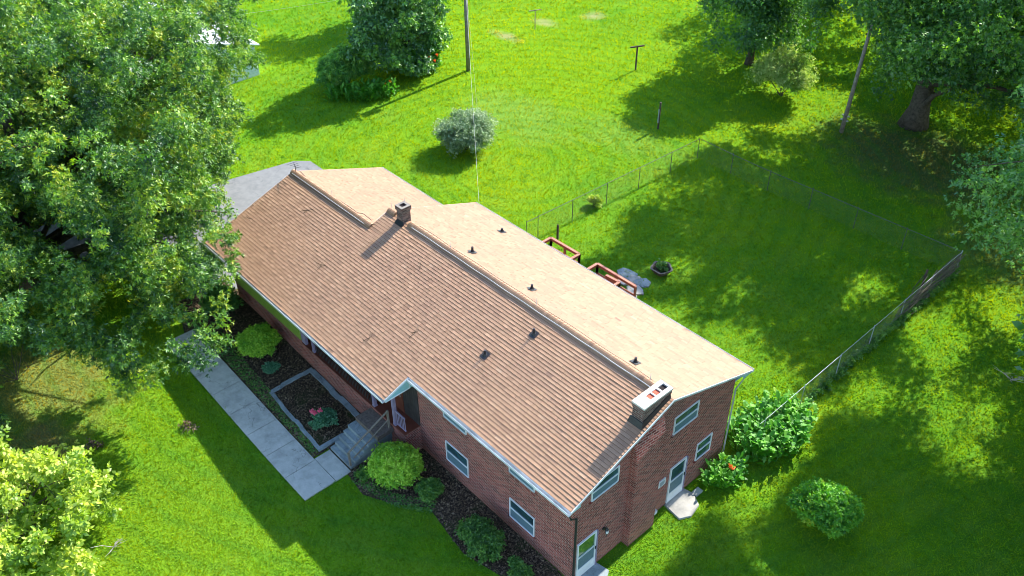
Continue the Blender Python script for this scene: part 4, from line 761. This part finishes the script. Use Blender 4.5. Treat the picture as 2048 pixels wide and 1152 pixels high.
# --- leaf litter in the beds
def litter(name, poly, n, size, mat, label, seed):
    g = np.random.default_rng(seed); pl = np.array(poly); P = g.uniform(pl.min(0), pl.max(0), (n*3, 2)); P = P[inpoly(P, pl)][:n]; n = len(P); z = gz(P[:, 0])+.035+np.abs(g.normal(0, .018, n)); a = g.random(n)*6.28; s = size*g.uniform(.5, 1.3, n)
    c = np.c_[P, z]; u = np.c_[np.cos(a), np.sin(a), g.normal(0, .35, n)]*s[:, None]; v = np.c_[-np.sin(a), np.cos(a), g.normal(0, .45, n)]*s[:, None]*.5
    V = np.stack([c-u, c-v, c+u, c+v], 1).reshape(-1, 3); V[:, 2] = np.maximum(V[:, 2], gz(V[:, 0])+.033)
    o = quadmesh(name, V, M[mat], np.clip(g.normal(.45, .22, n), 0, 1)); o['kind'] = 'stuff'; o['label'] = label; o['category'] = 'ground cover'
litter('leaf_litter', BED1, 15000, .055, 'dead', 'brown dead leaves covering the beds along the front wall', 60)
litter('ground_weeds', [(-22, -3.3), (-12.3, -3.3), (-12.3, -2.9), (-16.8, -2.7), (-19, -2.6), (-22, -2.4)], 2600, .05, 'shade', 'low green weeds along the inner edge of the path', 61)
litter('ground_weeds', [(-9.9, -2.9), (-7.6, -2.4), (-6.3, -1.5), (-6.6, -.9), (-8.2, -2.0), (-9.9, -2.2)], 1100, .05, 'shade', 'straggly green weeds in front of the large round bush', 62)
# --- the neighbour's white building at the far left
wb = empty('white_outbuilding', (-52, 9, .55), 'white outbuilding with bright roof half hidden behind the big oak', 'building')
x0, x1, y0, y1, ze = -58.5, -47.6, 4.5, 14.5, 3.0; m_ = MB(); m_.prism([(x0, y0, .4), (x0, y1, .4), (x0, y1, ze), (x0, (y0+y1)/2, ze+1.5), (x0, y0, ze)], (0, 0, 0), (x1-x0, 0, 0)); m_.build('wall', M['sidewhite'], wb)
m_ = MB(); ym = (y0+y1)/2
for s, ya in ((-1, y0-.3), (1, y1+.3)): za = ze-.09; m_.hexa([(x0-.3, ya, za+.02), (x1+.3, ya, za+.02), (x1+.3, ym, ze+1.53), (x0-.3, ym, ze+1.53), (x0-.3, ya, za+.1), (x1+.3, ya, za+.1), (x1+.3, ym, ze+1.62), (x0-.3, ym, ze+1.62)])
m_.build('roof', M['roofwhite'], wb)
m_ = MB(); m_.box(x1+.002, x1+.05, 8.6, 9.8, 1.4, 2.5); wf = m_.build('window', M['white'], wb); m_ = MB(); m_.box(x1+.051, x1+.06, 8.7, 9.7, 1.5, 2.4); m_.build('pane', M['glass'], wf).location = (0, 0, 0)
# --- grass: blades over all the lawn in sight, thinning with distance
def grass(n=330000, seed=70):
    g = np.random.default_rng(seed); u = g.uniform(-160, 2208, n); v = g.uniform(-60, 1260, n); d = FW[None]+RT[None]*((u-1024)/FPX)[:, None]-UP[None]*((v-576)/FPX)[:, None]
    z = np.zeros(n)
    for i in range(6): s = (z-CC[2])/d[:, 2]; P = CC+s[:, None]*d; z = gz(P[:, 0])
    P[:, 2] = z; bad = (P[:, 0] > -24.2) & (P[:, 0] < -.14) & (P[:, 1] > -.4) & (P[:, 1] < 10.1)
    for pl in (DRIVE, BED1, [(-23.4, -4.87), (-10.38, -4.87), (-10.38, -2.6), (-12.05, -2.6), (-12.05, -3.37), (-23.4, -3.37)], [(-.14, 5.78), (.75, 5.66), (1.0, 6.15), (.85, 6.85), (.3, 7.15), (-.14, 7.05)], [(-.14, .35), (.6, .35), (.66, 1.5), (.45, 1.85), (-.14, 1.75)], [(-47.5, 4.4), (-47.5, 14.6), (-59, 14.6), (-59, 4.4)]): bad |= inpoly(P[:, :2]+(g.normal(0, .10, (n, 2)) if pl is BED1 else g.normal(0, .012, (n, 2))), pl)
    for c_, r_ in ((P0, .1), (pp, .5)): bad |= np.hypot(P[:, 0]-c_[0], P[:, 1]-c_[1]) < r_
    for x, y in ((-40.1, 37.8), (-40.3, 33.3), (-38.2, 42.0)): bad |= (np.hypot(P[:, 0]-x, P[:, 1]-y) < .9) & (g.random(n) < .8)
    P = P[~bad]; n = len(P); dist = np.linalg.norm(P-CC, axis=1); sc = np.clip(dist/33, .8, 2.6)[:, None]
    a = g.random(n)*6.28; t = np.c_[np.cos(a), np.sin(a), 0*a]; h = (.055+.05*g.random((n, 1))**2)*sc; wd = (.030+.022*g.random((n, 1)))*sc; ln = g.normal(0, .6, (n, 2))*h
    tip = P+np.c_[ln, h[:, 0]]; V = np.stack([P-t*wd/2, P+t*wd/2, tip], 1).reshape(-1, 3)
    o = quadmesh('grass', V, M['blade'], np.clip(g.beta(2.2, 2.2, n), 0, 1), None, 3); o['kind'] = 'stuff'; o['label'] = 'mown green lawn grass around the house'; o['category'] = 'grass'
grass()
